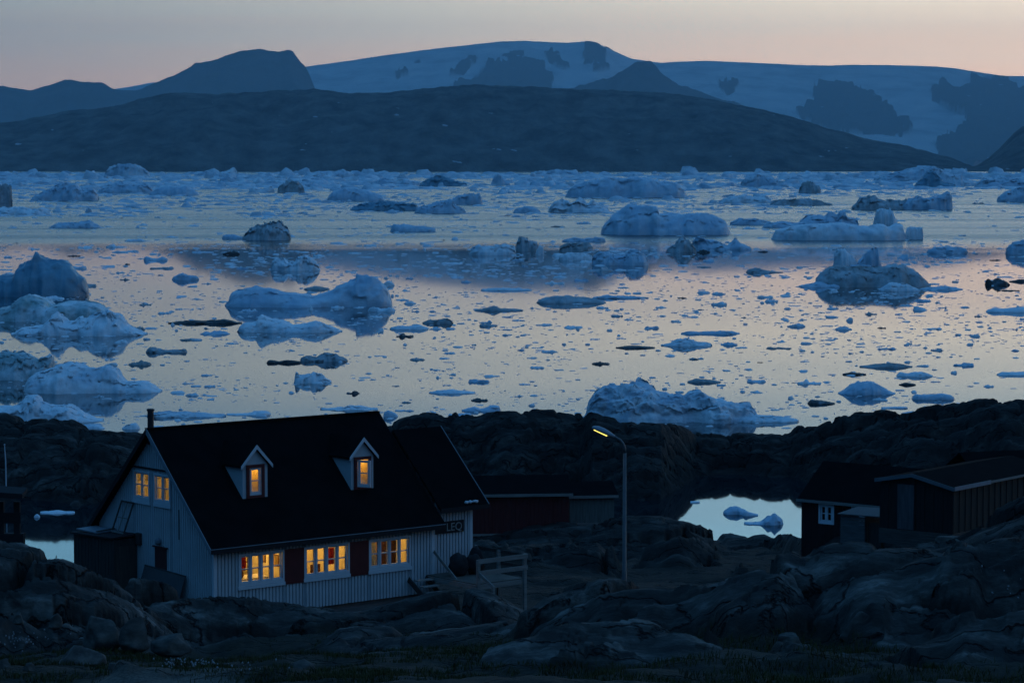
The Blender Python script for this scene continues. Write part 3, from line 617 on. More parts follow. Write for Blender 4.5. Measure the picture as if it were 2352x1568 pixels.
def berg(prof, yw, kind, label, phrase=None, depth=.32, lump=1.0, seed=None, keep=False, name='iceberg', cat='iceberg', group='icebergs afloat in the fjord', **kw):
    global _bs
    _bs += 1
    yt = min(q[1] for q in prof)
    if yw > 600 and yw - yt < 33 and not keep:      # the mirror image doubles small floes: the waterline lies in the middle
        f_ = .60; prof = [(q[0], yt + (q[1] - yt) * f_) for q in prof]; yw = yt + (yw - yt) * f_
    if prof[0][1] < yw: prof = [(prof[0][0] - .5, yw)] + list(prof)
    if prof[-1][1] < yw: prof = list(prof) + [(prof[-1][0] + .5, yw)]
    me, org = ice_block(name, prof, yw, depth, lump, seed or _bs * 13, **kw)
    o = link(name, me, ICE[kind]); o.location = org
    tag(o, label, cat, group)
    xs_ = [q[0] for q in prof]; LANDMARKS.append(((xs_[0] + xs_[-1]) / 2, (min(q[1] for q in prof) + yw) / 2, (xs_[-1] - xs_[0]) / 2, phrase))
    return o
_bs = 0
RB = dict(ridged=True, lump=1.6)
# --- left edge group
berg([(-60, 645), (0, 632), (40, 628), (46, 606), (80, 600), (86, 587), (102, 594), (150, 598), (166, 612), (182, 630), (196, 640), (206, 655), (204, 668)], 682, 'teal', 'tall smooth dark blue iceberg with a notched top, tallest at the left edge', 'the tall smooth dark blue iceberg', depth=.30, lump=.35, cliff=3.2)
berg([(-70, 720), (-20, 712), (30, 704), (46, 683), (70, 678), (108, 692), (118, 705), (150, 694), (190, 692), (230, 700), (252, 715), (262, 730)], 738, 'green', 'ledged pale iceberg with a greenish overhang in front of the tall dark blue one', 'the ledged greenish iceberg', depth=.26, lump=.7, cliff=4)
berg([(28, 766), (55, 752), (100, 746), (118, 728), (130, 719), (142, 722), (152, 740), (172, 738), (182, 728), (200, 733), (228, 720), (252, 714), (280, 726), (296, 748), (318, 758), (338, 768)], 772, 'white', 'white ridged iceberg sloping right to a thin tongue, below the ledged greenish one', 'the white ridged iceberg', depth=.24, lump=1.1)
berg([(-60, 820), (0, 812), (40, 813), (66, 810), (90, 826), (108, 818), (122, 814), (128, 836)], 874, 'green', 'greenish iceberg with a dark knob at its right end, cut by the frame edge', 'the greenish iceberg with a knob', depth=.34, lump=.9)
berg([(55, 880), (80, 862), (110, 848), (140, 838), (175, 836), (200, 846), (222, 848), (250, 842), (270, 855), (286, 876), (330, 876), (352, 884), (372, 901)], 904, 'white', 'broad white iceberg with a bulging round front, mirrored above the chimney', 'the broad white iceberg', depth=.22, lump=.9)
berg([(-60, 940), (0, 934), (28, 932), (50, 920), (62, 906), (86, 903), (98, 922), (130, 930), (158, 930), (178, 942), (205, 955), (238, 968)], 972, 'white', 'low white iceberg with a rounded hummock, right behind the left rocks', 'the low white hummocked iceberg', depth=.24, lump=1.0)
berg([(182, 985), (195, 975), (222, 975), (240, 988)], 994, 'white', 'small white ice block against the left rocks beside the chimney', depth=.4)
berg([(280, 988), (292, 976), (312, 974), (322, 988)], 994, 'white', 'small ice lump just left of the chimney', depth=.4, **RB)
berg([(336, 958), (345, 948), (372, 946), (400, 948), (430, 945), (462, 950), (490, 956), (520, 955)], 968, 'rubble', 'long low rugged floe seen just over the roof ridge right of the chimney', 'the rugged floe over the roof', depth=.2, **RB)
berg([(520, 960), (545, 955), (570, 952), (590, 945), (610, 943), (622, 950)], 962, 'white', 'white floe ending in a hump, over the middle of the roof ridge', depth=.25)
berg([(735, 948), (760, 942), (790, 938), (800, 932), (835, 934), (850, 940), (868, 946)], 950, 'white', 'floe with a raised right half over the right end of the roof ridge', depth=.25, **RB)
berg([(1060, 950), (1075, 940), (1092, 938), (1105, 945), (1125, 932), (1140, 931), (1150, 940)], 956, 'blue', 'pale ice block half hidden behind the dark skerry above the annex', depth=.35)
berg([(880, 948), (892, 943), (905, 950), (915, 962)], 968, 'blue', 'pale ice block beside the right roof end, behind the skerry', depth=.4)
# --- middle
berg([(518, 690), (530, 676), (548, 667), (590, 659), (625, 662), (660, 672), (690, 675), (720, 680), (745, 672), (765, 664), (785, 652), (815, 647), (820, 635), (838, 638), (860, 641), (880, 655), (892, 668), (905, 677), (908, 688), (900, 697)], 706, 'blue', 'long twin-humped blue iceberg with a mirror image, left of centre', 'the twin-humped blue iceberg', depth=.20, lump=.8)
berg([(880, 655), (890, 645), (902, 652), (907, 660)], 664, 'white', 'small block behind the right end of the twin-humped blue iceberg', depth=.4)
berg([(698, 665), (720, 658), (742, 660), (758, 667)], 671, 'dirty', 'grey lump peeping over the saddle of the twin-humped blue iceberg', depth=.4)
berg([(545, 752), (562, 742), (590, 739), (594, 728), (601, 722), (622, 733), (650, 738), (672, 748), (700, 742), (725, 736), (752, 744), (770, 752), (786, 758)], 764, 'white', 'white iceberg with a small horn, below the twin-humped blue one', 'the horned white iceberg', depth=.20, lump=.9)
berg([(386, 744), (420, 741), (428, 738), (470, 739), (510, 735), (540, 742), (556, 746)], 750, 'dark', 'dark debris-laden floe trailing left from the horned white iceberg', None, depth=.16, name='ice_floe', cat='ice floe', **RB)
berg([(612, 832), (618, 827), (640, 832), (660, 828), (676, 830), (692, 834)], 840, 'dark', 'black left half of the long floe above the roof, left of centre', None, depth=.22, name='ice_floe', cat='ice floe', **RB)
berg([(688, 832), (700, 822), (730, 824), (742, 814), (770, 815), (784, 824), (798, 832)], 842, 'dirty', 'lumpy pale floe joined to the black floe above the roof', 'the lumpy floe with the black tail', depth=.24, name='ice_floe', cat='ice floe', **RB)
berg([(674, 872), (680, 858), (690, 866), (705, 860), (738, 860), (748, 870), (762, 876)], 880, 'white', 'small flat-topped white iceberg with a round knob on its left', 'the small flat-topped iceberg', depth=.28, keep=True, **RB)
berg([(895, 757), (912, 749), (940, 750), (965, 747), (985, 755)], 764, 'white', 'flat white floe with two swells, right of the horned iceberg', None, depth=.28, name='ice_floe', cat='ice floe')
berg([(970, 747), (985, 740), (1010, 738), (1028, 731), (1036, 738), (1042, 748)], 752, 'dirty', 'dirty grey floe touching the flat white floe right of the horned iceberg', None, depth=.28, name='ice_floe', cat='ice floe', **RB)
berg([(985, 906), (1005, 898), (1040, 894), (1065, 900), (1092, 904)], 912, 'white', 'flat white floe above the skerry, right of the roof ridge', None, depth=.28, name='ice_floe', cat='ice floe')
berg([(622, 605), (632, 592), (650, 592), (662, 604), (680, 602), (684, 590), (704, 586), (722, 596), (736, 614)], 622, 'white', 'small rounded iceberg with two white bumps on the dark reflection', 'the iceberg with two round bumps', depth=.30, lump=1.1)
berg([(395, 645), (410, 634), (418, 627), (430, 634), (452, 638), (458, 648)], 654, 'blue', 'small star-shaped pointed iceberg left of the twin-humped one', 'the small pointed iceberg', depth=.35)
berg([(330, 600), (334, 588), (350, 597), (362, 597), (372, 590), (386, 600)], 606, 'blue', 'tiny iceberg with a peak at each end, right of the tall dark blue one', None, depth=.35)
berg([(555, 546), (572, 530), (592, 522), (612, 521), (632, 513), (648, 520), (660, 530), (668, 545)], 552, 'dirty', 'dark striped dirty iceberg shaped like a shell, upper left of centre', 'the dirty shell-shaped iceberg', depth=.35, **RB)
berg([(510, 540), (530, 538), (560, 545)], 550, 'blue', 'flat blue shelf on the left foot of the dirty shell-shaped iceberg', None, depth=.3, name='ice_floe', cat='ice floe')
berg([(896, 520), (905, 517), (925, 514), (960, 519), (985, 520), (1002, 524)], 533, 'blue', 'flat-topped blue slab floe in the pale upper water', 'the flat blue slab', depth=.22, lump=.5)
berg([(1078, 578), (1084, 568), (1100, 564), (1125, 566), (1160, 562), (1185, 566)], 586, 'white', 'low white iceberg with a brown ragged lump on its right', 'the brown-lumped iceberg', depth=.25)
berg([(1183, 572), (1190, 552), (1200, 549), (1215, 556), (1232, 560), (1238, 570)], 577, 'dirty', 'brown ragged dirt-covered lump at the right end of the low white iceberg', None, depth=.4, **RB)
berg([(1230, 578), (1240, 562), (1250, 570)], 584, 'white', 'pale block behind the brown ragged lump', None, depth=.4)
berg([(1284, 570), (1300, 562), (1330, 560), (1352, 558), (1362, 572)], 578, 'dirty', 'brown flat-topped iceberg right of the ragged brown lump', 'the brown flat-topped iceberg', depth=.3, **RB)
berg([(1282, 590), (1300, 582), (1345, 582), (1362, 588)], 598, 'white', 'ribbed white floe under the brown flat-topped iceberg', None, depth=.25, name='ice_floe', cat='ice floe')
berg([(1358, 592), (1375, 580), (1400, 580), (1420, 588), (1436, 586), (1445, 575), (1465, 574), (1480, 584), (1490, 600)], 610, 'blue', 'blue iceberg with a round head on the right, on the dark reflection', 'the blue iceberg with the round head', depth=.3, lump=1.1)
berg([(1530, 575), (1552, 560), (1568, 548), (1580, 556), (1600, 572)], 580, 'dirty', 'dark peaked little iceberg below the big smooth one', None, depth=.35, **RB)
berg([(1588, 560), (1600, 545), (1620, 552), (1650, 556), (1672, 562), (1690, 548), (1700, 560), (1728, 568)], 574, 'blue', 'jagged row of blue blocks just below the big smooth iceberg', 'the jagged row of blue blocks', depth=.25, **RB)
# --- big bergs upper right
berg([(1378, 528), (1388, 515), (1402, 498), (1432, 480), (1445, 474), (1480, 473), (1508, 478), (1514, 492), (1540, 489), (1575, 492), (1610, 490), (1640, 496), (1662, 508), (1678, 524)], 540, 'blue', 'big smooth blue iceberg with a high dome on its left, right of centre', 'the big smooth blue iceberg', depth=.25, lump=.55)
berg([(1290, 552), (1320, 546), (1345, 548), (1380, 545), (1392, 550)], 556, 'blue', 'low rubble tail running left from the big smooth blue iceberg', None, depth=.16, **RB)
berg([(1297, 445), (1310, 432), (1322, 424), (1360, 415), (1400, 411), (1450, 410), (1490, 412), (1515, 418), (1530, 415), (1555, 420), (1566, 432), (1580, 448)], 454, 'blue', 'wide domed iceberg in the far pack, above the big smooth one', 'the wide domed far iceberg', depth=.22, lump=.6, cliff=3.4)
berg([(1770, 540), (1782, 528), (1810, 522), (1850, 516), (1890, 513), (1950, 516), (1990, 520), (2020, 516), (2040, 522), (2058, 514), (2072, 516), (2082, 530)], 552, 'white', 'long flat iceberg with a sheer front and a column rising behind', 'the long flat iceberg with the column', depth=.16, lump=.7, cliff=4.5)
berg([(2005, 515), (2010, 500), (2012, 484), (2022, 481), (2038, 481), (2050, 486), (2056, 502), (2062, 512)], 522, 'white', 'white block column standing up behind the long flat iceberg', None, depth=.5, lump=.8, cliff=4)
berg([(2080, 524), (2100, 522), (2120, 524)], 550, 'white', 'ribbed square-ended block at the right end of the long flat iceberg', None, depth=.4, cliff=6, xpow=8)
berg([(1750, 518), (1765, 513), (1800, 510), (1840, 512), (1856, 498), (1880, 495), (1892, 500), (1902, 490), (1920, 500), (1928, 490), (1942, 492), (1950, 505), (1975, 506)], 524, 'blue', 'knobbly blue ice ridge behind the long flat iceberg', 'the knobbly ridge', depth=.16, **RB)
berg([(1676, 512), (1690, 505), (1730, 503), (1752, 508), (1772, 511)], 517, 'blue', 'low blue floe between the big smooth iceberg and the knobbly ridge', None, depth=.18, **RB)
berg([(1954, 476), (1972, 462), (1990, 456), (2010, 452), (2030, 462), (2060, 462), (2085, 462)], 482, 'dirty', 'dark dirty left end of the long far iceberg with a cliff', None, depth=.22, **RB)
berg([(2062, 468), (2085, 462), (2098, 454), (2110, 449), (2118, 456), (2150, 452), (2176, 441), (2186, 448), (2194, 462), (2188, 472)], 482, 'blue', 'far iceberg ending in a dirt-streaked cliff on its right', 'the far iceberg with the cliff', depth=.22, cliff=4.5)
berg([(1870, 648), (1880, 632), (1892, 622), (1905, 614), (1922, 611), (1960, 612), (2000, 613), (2030, 612), (2050, 607), (2075, 609), (2095, 618), (2118, 636), (2138, 652)], 660, 'dirty', 'large dirt-covered domed iceberg at the right', 'the large dirty dome iceberg', depth=.25, lump=.8)
berg([(1835, 660), (1855, 656), (1880, 648), (1900, 654), (1950, 652), (1958, 660)], 668, 'blue', 'blue shelf floe lying along the left foot of the dirty dome', None, depth=.25, name='ice_floe', cat='ice floe')
berg([(2018, 676), (2030, 662), (2042, 650), (2062, 652), (2078, 652), (2095, 664), (2112, 674)], 682, 'white', 'clean white iceberg in front of the dirty dome', 'the clean white iceberg', depth=.3)
berg([(2112, 668), (2140, 660), (2170, 657), (2195, 662), (2212, 668)], 672, 'blue', 'lens-shaped blue floe right of the clean white iceberg', None, depth=.28, name='ice_floe', cat='ice floe')
berg([(1914, 590), (1922, 575), (1940, 575), (1950, 582), (1962, 592), (1970, 604)], 610, 'white', 'wing-shaped white block, left one of the sculpted pair', 'the sculpted pair', depth=.4)
berg([(1968, 602), (1982, 590), (1992, 578), (2008, 570), (2018, 572), (2018, 590), (2024, 604)], 610, 'blue', 'tilted horn-shaped block, right one of the sculpted pair', None, depth=.4)
berg([(2128, 575), (2150, 568), (2200, 568), (2222, 572)], 582, 'blue', 'flat blue slab floe with square ends, upper right', None, depth=.2, name='ice_floe', cat='ice floe')
berg([(2310, 572), (2330, 556), (2352, 552), (2400, 556)], 584, 'blue', 'rounded blue iceberg cut by the right frame edge', 'the blue iceberg at the right edge', depth=.35)
berg([(1712, 640), (1716, 626), (1738, 615), (1750, 622), (1770, 628), (1798, 632)], 635, 'dirty', 'rugged grey-blue iceberg with a pointed tail, left of the dirty dome', 'the rugged grey-blue iceberg', depth=.35, **RB)
berg([(2262, 655), (2268, 642), (2280, 652), (2292, 642), (2305, 648), (2318, 656)], 664, 'dark', 'black ragged lump of ice at the right, clearest of the dark ones', 'the black ragged lump', depth=.4, **RB)
berg([(2318, 648), (2340, 642), (2380, 642)], 652, 'dark', 'black flat floe cut by the right edge, right of the ragged black lump', None, depth=.3, name='ice_floe', cat='ice floe')
berg([(2265, 718), (2280, 710), (2330, 706), (2400, 706)], 726, 'white', 'smooth white slab floe cut by the right frame edge', 'the smooth right-edge slab', depth=.22, lump=.5)
berg([(2288, 862), (2300, 856), (2340, 854), (2400, 856)], 868, 'white', 'low white floe cut by the right frame edge, above the right skerry', None, depth=.22, name='ice_floe', cat='ice floe')
berg([(1232, 700), (1245, 690), (1270, 682), (1310, 681), (1340, 684), (1370, 692), (1392, 700)], 708, 'dirty', 'flat dirty dome floe with a white band, in the middle', 'the flat dirty dome floe', depth=.25, lump=.7)
berg([(1360, 686), (1390, 678), (1420, 682), (1460, 684), (1490, 688)], 691, 'blue', 'thin blue floe reaching right from the flat dirty dome floe', None, depth=.16, name='ice_floe', cat='ice floe', **RB)
# --- near right
berg([(1340, 952), (1348, 935), (1360, 920), (1376, 900), (1400, 893), (1440, 888), (1490, 889), (1510, 898), (1525, 910), (1555, 908), (1570, 914), (1600, 903), (1620, 914), (1645, 922), (1690, 928), (1735, 934), (1742, 944)], 972, 'rubble', 'big rubbly white iceberg behind the skerry, above the street lamp', 'the big rubbly white iceberg', depth=.22, lump=1.0, ridged=True, res=1.5, rub=True)
berg([(1688, 965), (1705, 956), (1745, 953), (1790, 958), (1835, 968)], 982, 'white', 'low white slab half hidden behind the skerry, right of the rubbly iceberg', None, depth=.26, name='ice_floe', cat='ice floe')
berg([(1925, 902), (1940, 894), (1955, 882), (1975, 878), (2000, 878), (2020, 886), (2040, 896), (2056, 903)], 907, 'blue', 'neat blue domed iceberg with a sharp mirror image, lower right', 'the neat blue dome', depth=.32, lump=.5, keep=True)
berg([(2094, 918), (2105, 909), (2140, 908), (2165, 904), (2184, 908), (2192, 918)], 928, 'blue', 'rounded blue tablet of ice above the right skerry', 'the rounded blue tablet', depth=.3, lump=.5, cliff=4)
berg([(2070, 950), (2090, 945), (2130, 946), (2165, 948)], 958, 'white', 'low white floe resting against the right skerry', None, depth=.25, name='ice_floe', cat='ice floe')
berg([(2024, 938), (2050, 934), (2085, 934)], 942, 'blue', 'thin blue floe left under the rounded blue tablet', None, depth=.3, name='ice_floe', cat='ice floe')
berg([(1974, 846), (2010, 838), (2050, 834), (2080, 840), (2096, 848)], 852, 'dirty', 'long grey boat-shaped floe, lower right', 'the grey boat-shaped floe', depth=.25, name='ice_floe', cat='ice floe')
berg([(2058, 868), (2068, 855), (2085, 860), (2100, 853), (2130, 858), (2142, 868)], 874, 'white', 'curled white floe below the boat-shaped one', None, depth=.3, name='ice_floe', cat='ice floe')
berg([(2064, 886), (2080, 878), (2104, 884)], 890, 'dark', 'dark round chunk just under the curled white floe', None, depth=.4, name='ice_floe', cat='ice floe')
berg([(1934, 860), (1955, 855), (1990, 860)], 866, 'dark', 'small dark floe left of the boat-shaped grey floe', None, depth=.3, name='ice_floe', cat='ice floe')
berg([(1854, 930), (1862, 918), (1890, 920), (1918, 930)], 936, 'dark', 'black bird-shaped floe left of the neat blue dome', None, depth=.35, name='ice_floe', cat='ice floe')
berg([(1414, 800), (1440, 794), (1468, 795), (1505, 799)], 805, 'dark', 'black whale-backed floe in the middle of the pale water', 'the black whale-backed floe', depth=.28, lump=.5, name='ice_floe', cat='ice floe')
berg([(1518, 800), (1540, 792), (1552, 782), (1580, 780), (1600, 788), (1636, 794)], 806, 'white', 'heap of white ice slabs right of the black whale-backed floe', 'the heap of white slabs', depth=.3, **RB)
berg([(1565, 768), (1580, 762), (1620, 764), (1660, 760), (1680, 762), (1700, 768)], 773, 'blue', 'long knobbly floe above the heap of white slabs', None, depth=.18, name='ice_floe', cat='ice floe', **RB)
berg([(1578, 880), (1600, 870), (1630, 873), (1656, 880)], 886, 'dirty', 'dark-footed grey floe above the rubbly iceberg', None, depth=.3, name='ice_floe', cat='ice floe')
berg([(1088, 716), (1120, 710), (1130, 704), (1150, 712), (1200, 715)], 721, 'dirty', 'thin dark floe with a knob in its middle, left of the dirty dome floe', None, depth=.16, name='ice_floe', cat='ice floe', **RB)
berg([(1104, 666), (1140, 661), (1180, 663), (1222, 667)], 672, 'white', 'thin white floe under the low white iceberg with the brown lump', None, depth=.16, name='ice_floe', cat='ice floe')
berg([(335, 812), (345, 796), (360, 804), (385, 810), (430, 804)], 820, 'dirty', 'dark-sided floe with a white block on its left, left of the black-tailed floe', None, depth=.25, name='ice_floe', cat='ice floe', **RB)
# --- lagoon
berg([(1660, 1176), (1672, 1167), (1690, 1163), (1712, 1170), (1722, 1178)], 1182, 'blue', 'left lump of ice in the lagoon behind the red hut', 'the ice in the lagoon', depth=.4, keep=True)
berg([(1704, 1186), (1712, 1172), (1730, 1182), (1742, 1188)], 1194, 'blue', 'small middle lump of ice in the lagoon', None, depth=.4)
berg([(1708, 1208), (1730, 1202), (1748, 1197), (1762, 1182), (1770, 1184), (1779, 1177), (1793, 1188), (1800, 1198)], 1206, 'blue', 'biggest lump of ice in the lagoon, with a stubby peak', None, depth=.3, lump=1.2, keep=True)
berg([(92, 1182), (110, 1176), (132, 1172), (160, 1178), (172, 1182)], 1186, 'white', 'white floe in the lagoon at the left, along the rocks', None, depth=.3, name='ice_floe', cat='ice floe')
berg([(78, 1188), (84, 1180), (92, 1188)], 1194, 'white', 'tiny white ice cube in the lagoon by the black posts', None, depth=.5, name='ice_floe', cat='ice floe')
berg([(1585, 1155), (1600, 1150), (1608, 1155)], 1158, 'white', 'tiny white ice chip on the dark lagoon, left one of two', None, depth=.4, name='ice_floe', cat='ice floe')
berg([(1428, 1192), (1445, 1186), (1470, 1190), (1478, 1194)], 1198, 'white', 'white ice block hidden behind the mound at the lamp post', None, depth=.4, name='ice_floe', cat='ice floe')
# --- far pack
FP = dict(depth=.25)
berg([(240, 398), (252, 384), (270, 380), (300, 378), (322, 381), (338, 392), (346, 402)], 406, 'far', 'tall pale flat-topped iceberg under the dark hill at the left', 'the tall pale far iceberg', cliff=4, **FP)
berg([(448, 402), (470, 394), (490, 388), (505, 396), (525, 392), (538, 383), (548, 398)], 405, 'far', 'jagged pale iceberg in the far pack with two peaks', 'the two-peaked far iceberg', **FP)
berg([(70, 455), (90, 445), (112, 434), (140, 424), (150, 420), (178, 428), (185, 436), (215, 434), (226, 444)], 461, 'blue', 'wedge-shaped blue iceberg at the upper left', 'the wedge-shaped iceberg', cliff=3.5, **FP)
berg([(-40, 432), (0, 428), (25, 430), (32, 445), (28, 468)], 476, 'dirty', 'grey cliff-sided iceberg cut by the left frame edge', 'the grey cliff at the left edge', depth=.3, cliff=4.5)
berg([(-40, 482), (0, 478), (30, 476), (50, 474), (75, 484), (95, 476), (118, 488)], 494, 'white', 'low white iceberg below the grey cliff at the left edge', 'the low white left-edge iceberg', **FP)
berg([(114, 520), (140, 512), (180, 510), (205, 505), (218, 512), (232, 520)], 524, 'blue', 'low iceberg with a wave-shaped crest, upper left', 'the wave-crested iceberg', **FP)
berg([(342, 444), (360, 432), (395, 427), (430, 428), (445, 436), (458, 444)], 449, 'blue', 'smooth blue lens-shaped iceberg, upper left', 'the smooth lens iceberg', lump=.4, **FP)
berg([(225, 436), (250, 424), (280, 420), (300, 424), (330, 422), (352, 432)], 444, 'blue', 'lumpy bluish iceberg behind the lens-shaped one', None, **FP)
berg([(637, 436), (645, 424), (660, 419), (682, 418), (694, 428), (700, 438)], 443, 'dirty', 'dark dirty rounded iceberg in the far pack, left of centre', 'the dark dirty far iceberg', depth=.3, **RB)
berg([(570, 438), (585, 428), (600, 436), (622, 426), (632, 436)], 442, 'white', 'white jagged block left of the dark dirty far iceberg', None, **FP)
berg([(750, 455), (765, 440), (790, 434), (815, 432), (845, 438), (870, 446), (884, 454)], 462, 'blue', 'smooth rounded iceberg, left of the upper centre', 'the smooth rounded far iceberg', lump=.5, **FP)
berg([(804, 478), (830, 468), (870, 461), (890, 462), (925, 466), (955, 468), (962, 476)], 484, 'teal', 'dark blue ridge iceberg below the smooth rounded one', 'the dark blue ridge', **FP)
berg([(952, 480), (980, 470), (1010, 464), (1030, 458), (1036, 456), (1045, 470), (1070, 482)], 490, 'blue', 'pale iceberg with a slim white fin, right of the dark blue ridge', 'the finned iceberg', **FP)
berg([(1030, 462), (1050, 450), (1070, 447), (1102, 447), (1108, 458)], 470, 'blue', 'blocky blue iceberg behind the finned one', None, cliff=4, **FP)
berg([(1178, 484), (1195, 476), (1215, 474), (1242, 484)], 489, 'blue', 'small blue iceberg left of the ragged upper middle one', None, **FP)
berg([(1258, 480), (1275, 464), (1290, 458), (1310, 466), (1335, 460), (1350, 468), (1362, 462), (1378, 474), (1402, 482)], 488, 'white', 'ragged white iceberg with many bumps, upper middle', 'the ragged upper middle iceberg', depth=.25, **RB)
berg([(1128, 422), (1135, 405), (1142, 396), (1150, 402), (1158, 416), (1172, 422)], 426, 'far', 'sharp spire of ice in the far pack, middle', 'the sharp ice spire', depth=.4)
berg([(850, 420), (880, 410), (930, 412), (965, 418)], 426, 'far', 'long low blue far iceberg left of the steel-blue one', None, **FP)
berg([(962, 424), (985, 410), (1000, 404), (1020, 404), (1045, 414), (1075, 422)], 428, 'teal', 'steel-blue peaked iceberg in the far pack', 'the steel-blue far iceberg', **FP)
berg([(1834, 436), (1845, 424), (1862, 419), (1880, 428), (1886, 438)], 444, 'dirty', 'dark dirty lump in the far pack at the right', 'the dark lump in the far pack', depth=.35, **RB)
berg([(1768, 464), (1790, 459), (1830, 458), (1870, 459), (1912, 467)], 472, 'dirty', 'long flat brown floe above the knobbly ridge', 'the long flat brown floe', depth=.15, **RB)
berg([(1650, 462), (1680, 452), (1710, 448), (1730, 454), (1760, 450), (1775, 462)], 466, 'white', 'white broken floe left of the long flat brown one', None, depth=.2, **RB)
berg([(2005, 412), (2030, 402), (2060, 396), (2090, 386), (2115, 382), (2150, 386), (2170, 394), (2200, 406)], 418, 'far', 'wide pale iceberg under the dark cape at the right', 'the wide pale far iceberg', **FP)
berg([(2100, 425), (2125, 402), (2140, 392), (2150, 398), (2165, 418), (2195, 424)], 430, 'teal', 'dark blue pyramid iceberg in front of the wide pale one', 'the dark blue pyramid', depth=.35)
berg([(2140, 424), (2160, 396), (2190, 402), (2220, 416), (2232, 424)], 428, 'far', 'pale slanted slab leaning right of the dark blue pyramid', None, **FP)
berg([(2290, 455), (2310, 440), (2330, 434), (2352, 430), (2400, 428)], 464, 'blue', 'big blue iceberg cut by the right frame edge in the far pack', 'the big blue right-edge iceberg', depth=.3)
berg([(1700, 420), (1715, 408), (1740, 400), (1760, 410), (1785, 412), (1812, 424)], 430, 'far', 'broken pale iceberg in the far pack, right of the wide domed one', None, **FP)
berg([(1250, 402), (1262, 391), (1285, 390), (1320, 396), (1345, 399)], 404, 'far', 'pale flat iceberg on the horizon below the ice cap', None, **FP)
berg([(2240, 425), (2262, 414), (2300, 410), (2340, 412), (2400, 418)], 430, 'far', 'rugged pale iceberg at the far right, under the cape', None, depth=.25, **RB)
berg([(700, 404), (730, 393), (760, 396), (790, 390), (815, 402)], 408, 'far', 'pale double-topped iceberg on the horizon, left of the spire', None, **FP)

# --- free drifting floes: a set of shapes, each copied as objects of its own
def floe_mesh(k):
    r = np.random.default_rng(500 + k)
    nu, nv = 30, 15
    u = np.linspace(-1, 1, nu); v = np.linspace(-1, 1, nv); U, V = np.meshgrid(u, v)
    sh = np.clip(1 - np.abs(U) ** 4, 0, 1) ** .5
    wav = 1 + .35 * fbm(U * 2.2 + k * 7.3, U * 0, octv=3, seed=k)
    asp = r.uniform(.4, .8)
    Yv = V * sh * asp * wav + .15 * fbm(U * 2 + 3 * k, U * 0 + 5, octv=2, seed=k + 1)
    kind = k % 4
    prof = .085 + .11 * np.clip(fbm(U * 2.6 + 11 * k, V * 1.3, octv=4, seed=k + 2) + r.uniform(-.1, .3), 0, 2)
    if kind == 0: prof = prof * .6
    if kind == 2: prof = prof + .13 * np.exp(-((U - r.uniform(-.5, .5)) / .42) ** 2) * np.exp(-(V / .9) ** 2)
    if kind == 3: prof = prof * .8 + .20 * np.exp(-((U - r.uniform(-.6, .6)) / .15) ** 4)
    Z = prof * np.clip(1 - np.abs(V) ** 4, 0, 1) ** .5 * np.clip(1 - np.abs(U) ** 8, 0, 1) ** .6 * np.clip((1 - np.abs(U)) * 7, .25, 1) ** .5
    Z = Z + .035 * fbm(U * 6 + k, V * 4, octv=3, seed=k + 3) * (Z > .03)
    Z[0] = Z[-1] = -.08; Z[:, 0] = Z[:, -1] = -.08
    me = grid_mesh('ice_floe', np.stack([U, Yv, Z], -1))
    return me, ('flat', 'uneven', 'humped', 'knobbed')[kind]
FM = [floe_mesh(k) for k in range(16)]
for k, (me, _) in enumerate(FM): me.materials.append(ICE['white'])
FMK = {}
def floe_variant(k, mat):
    if mat == 'white': return FM[k][0]
    if (k, mat) not in FMK:
        c = FM[k][0].copy(); c.materials.clear(); c.materials.append(ICE[mat]); FMK[(k, mat)] = c
    return FMK[(k, mat)]
pr = np.random.default_rng(77)
taken = [(a, b2, c + 6, 12) for a, b2, c, _ in LANDMARKS]
floes = []; tries = 0
while len(floes) < 250 and tries < 20000:
    tries += 1
    y = float(pr.choice([pr.uniform(465, 590), pr.uniform(570, 760), pr.uniform(690, 985)], p=[.24, .37, .39])); x = float(pr.uniform(-10, 2362))
    t = (y - 455) / 500
    w = float(np.exp(pr.normal(math.log(19 + 10 * t), .5))); w = min(max(w, 11), 66)
    if any(abs(x - a) < c + w * .6 + 3 and abs(y - b2) < d + 2 for a, b2, c, d in taken): continue
    if y > 930 and (x < 900 or 1300 < x < 1760): continue
    if y > 900 and x > 2180: continue
    taken.append((x, y, w * .6, 5)); floes.append((x, y, w))
def phrase_for(x, y):
    best = min(((((x - a) / 1.0) ** 2 + ((y - b2) * 2.2) ** 2) ** .5, i) for i, (a, b2, c, p) in enumerate(LANDMARKS) if p)[1]
    a, b2, c, p = LANDMARKS[best]
    if abs(y - b2) * 2.2 > abs(x - a) - c * .5: d = 'behind' if y < b2 else 'in front of'
    else: d = 'left of' if x < a else 'right of'
    return best, p, d
ORD = ['nearest', 'second', 'third', 'fourth', 'fifth', 'sixth', 'seventh', 'eighth', 'ninth', 'tenth', 'eleventh', 'twelfth', 'thirteenth', 'fourteenth', 'fifteenth', 'sixteenth', 'seventeenth', 'eighteenth']
bucket = {}
for x, y, w in floes:
    i, p, d = phrase_for(x, y); bucket.setdefault((i, p, d), []).append((x, y, w))
k = 0
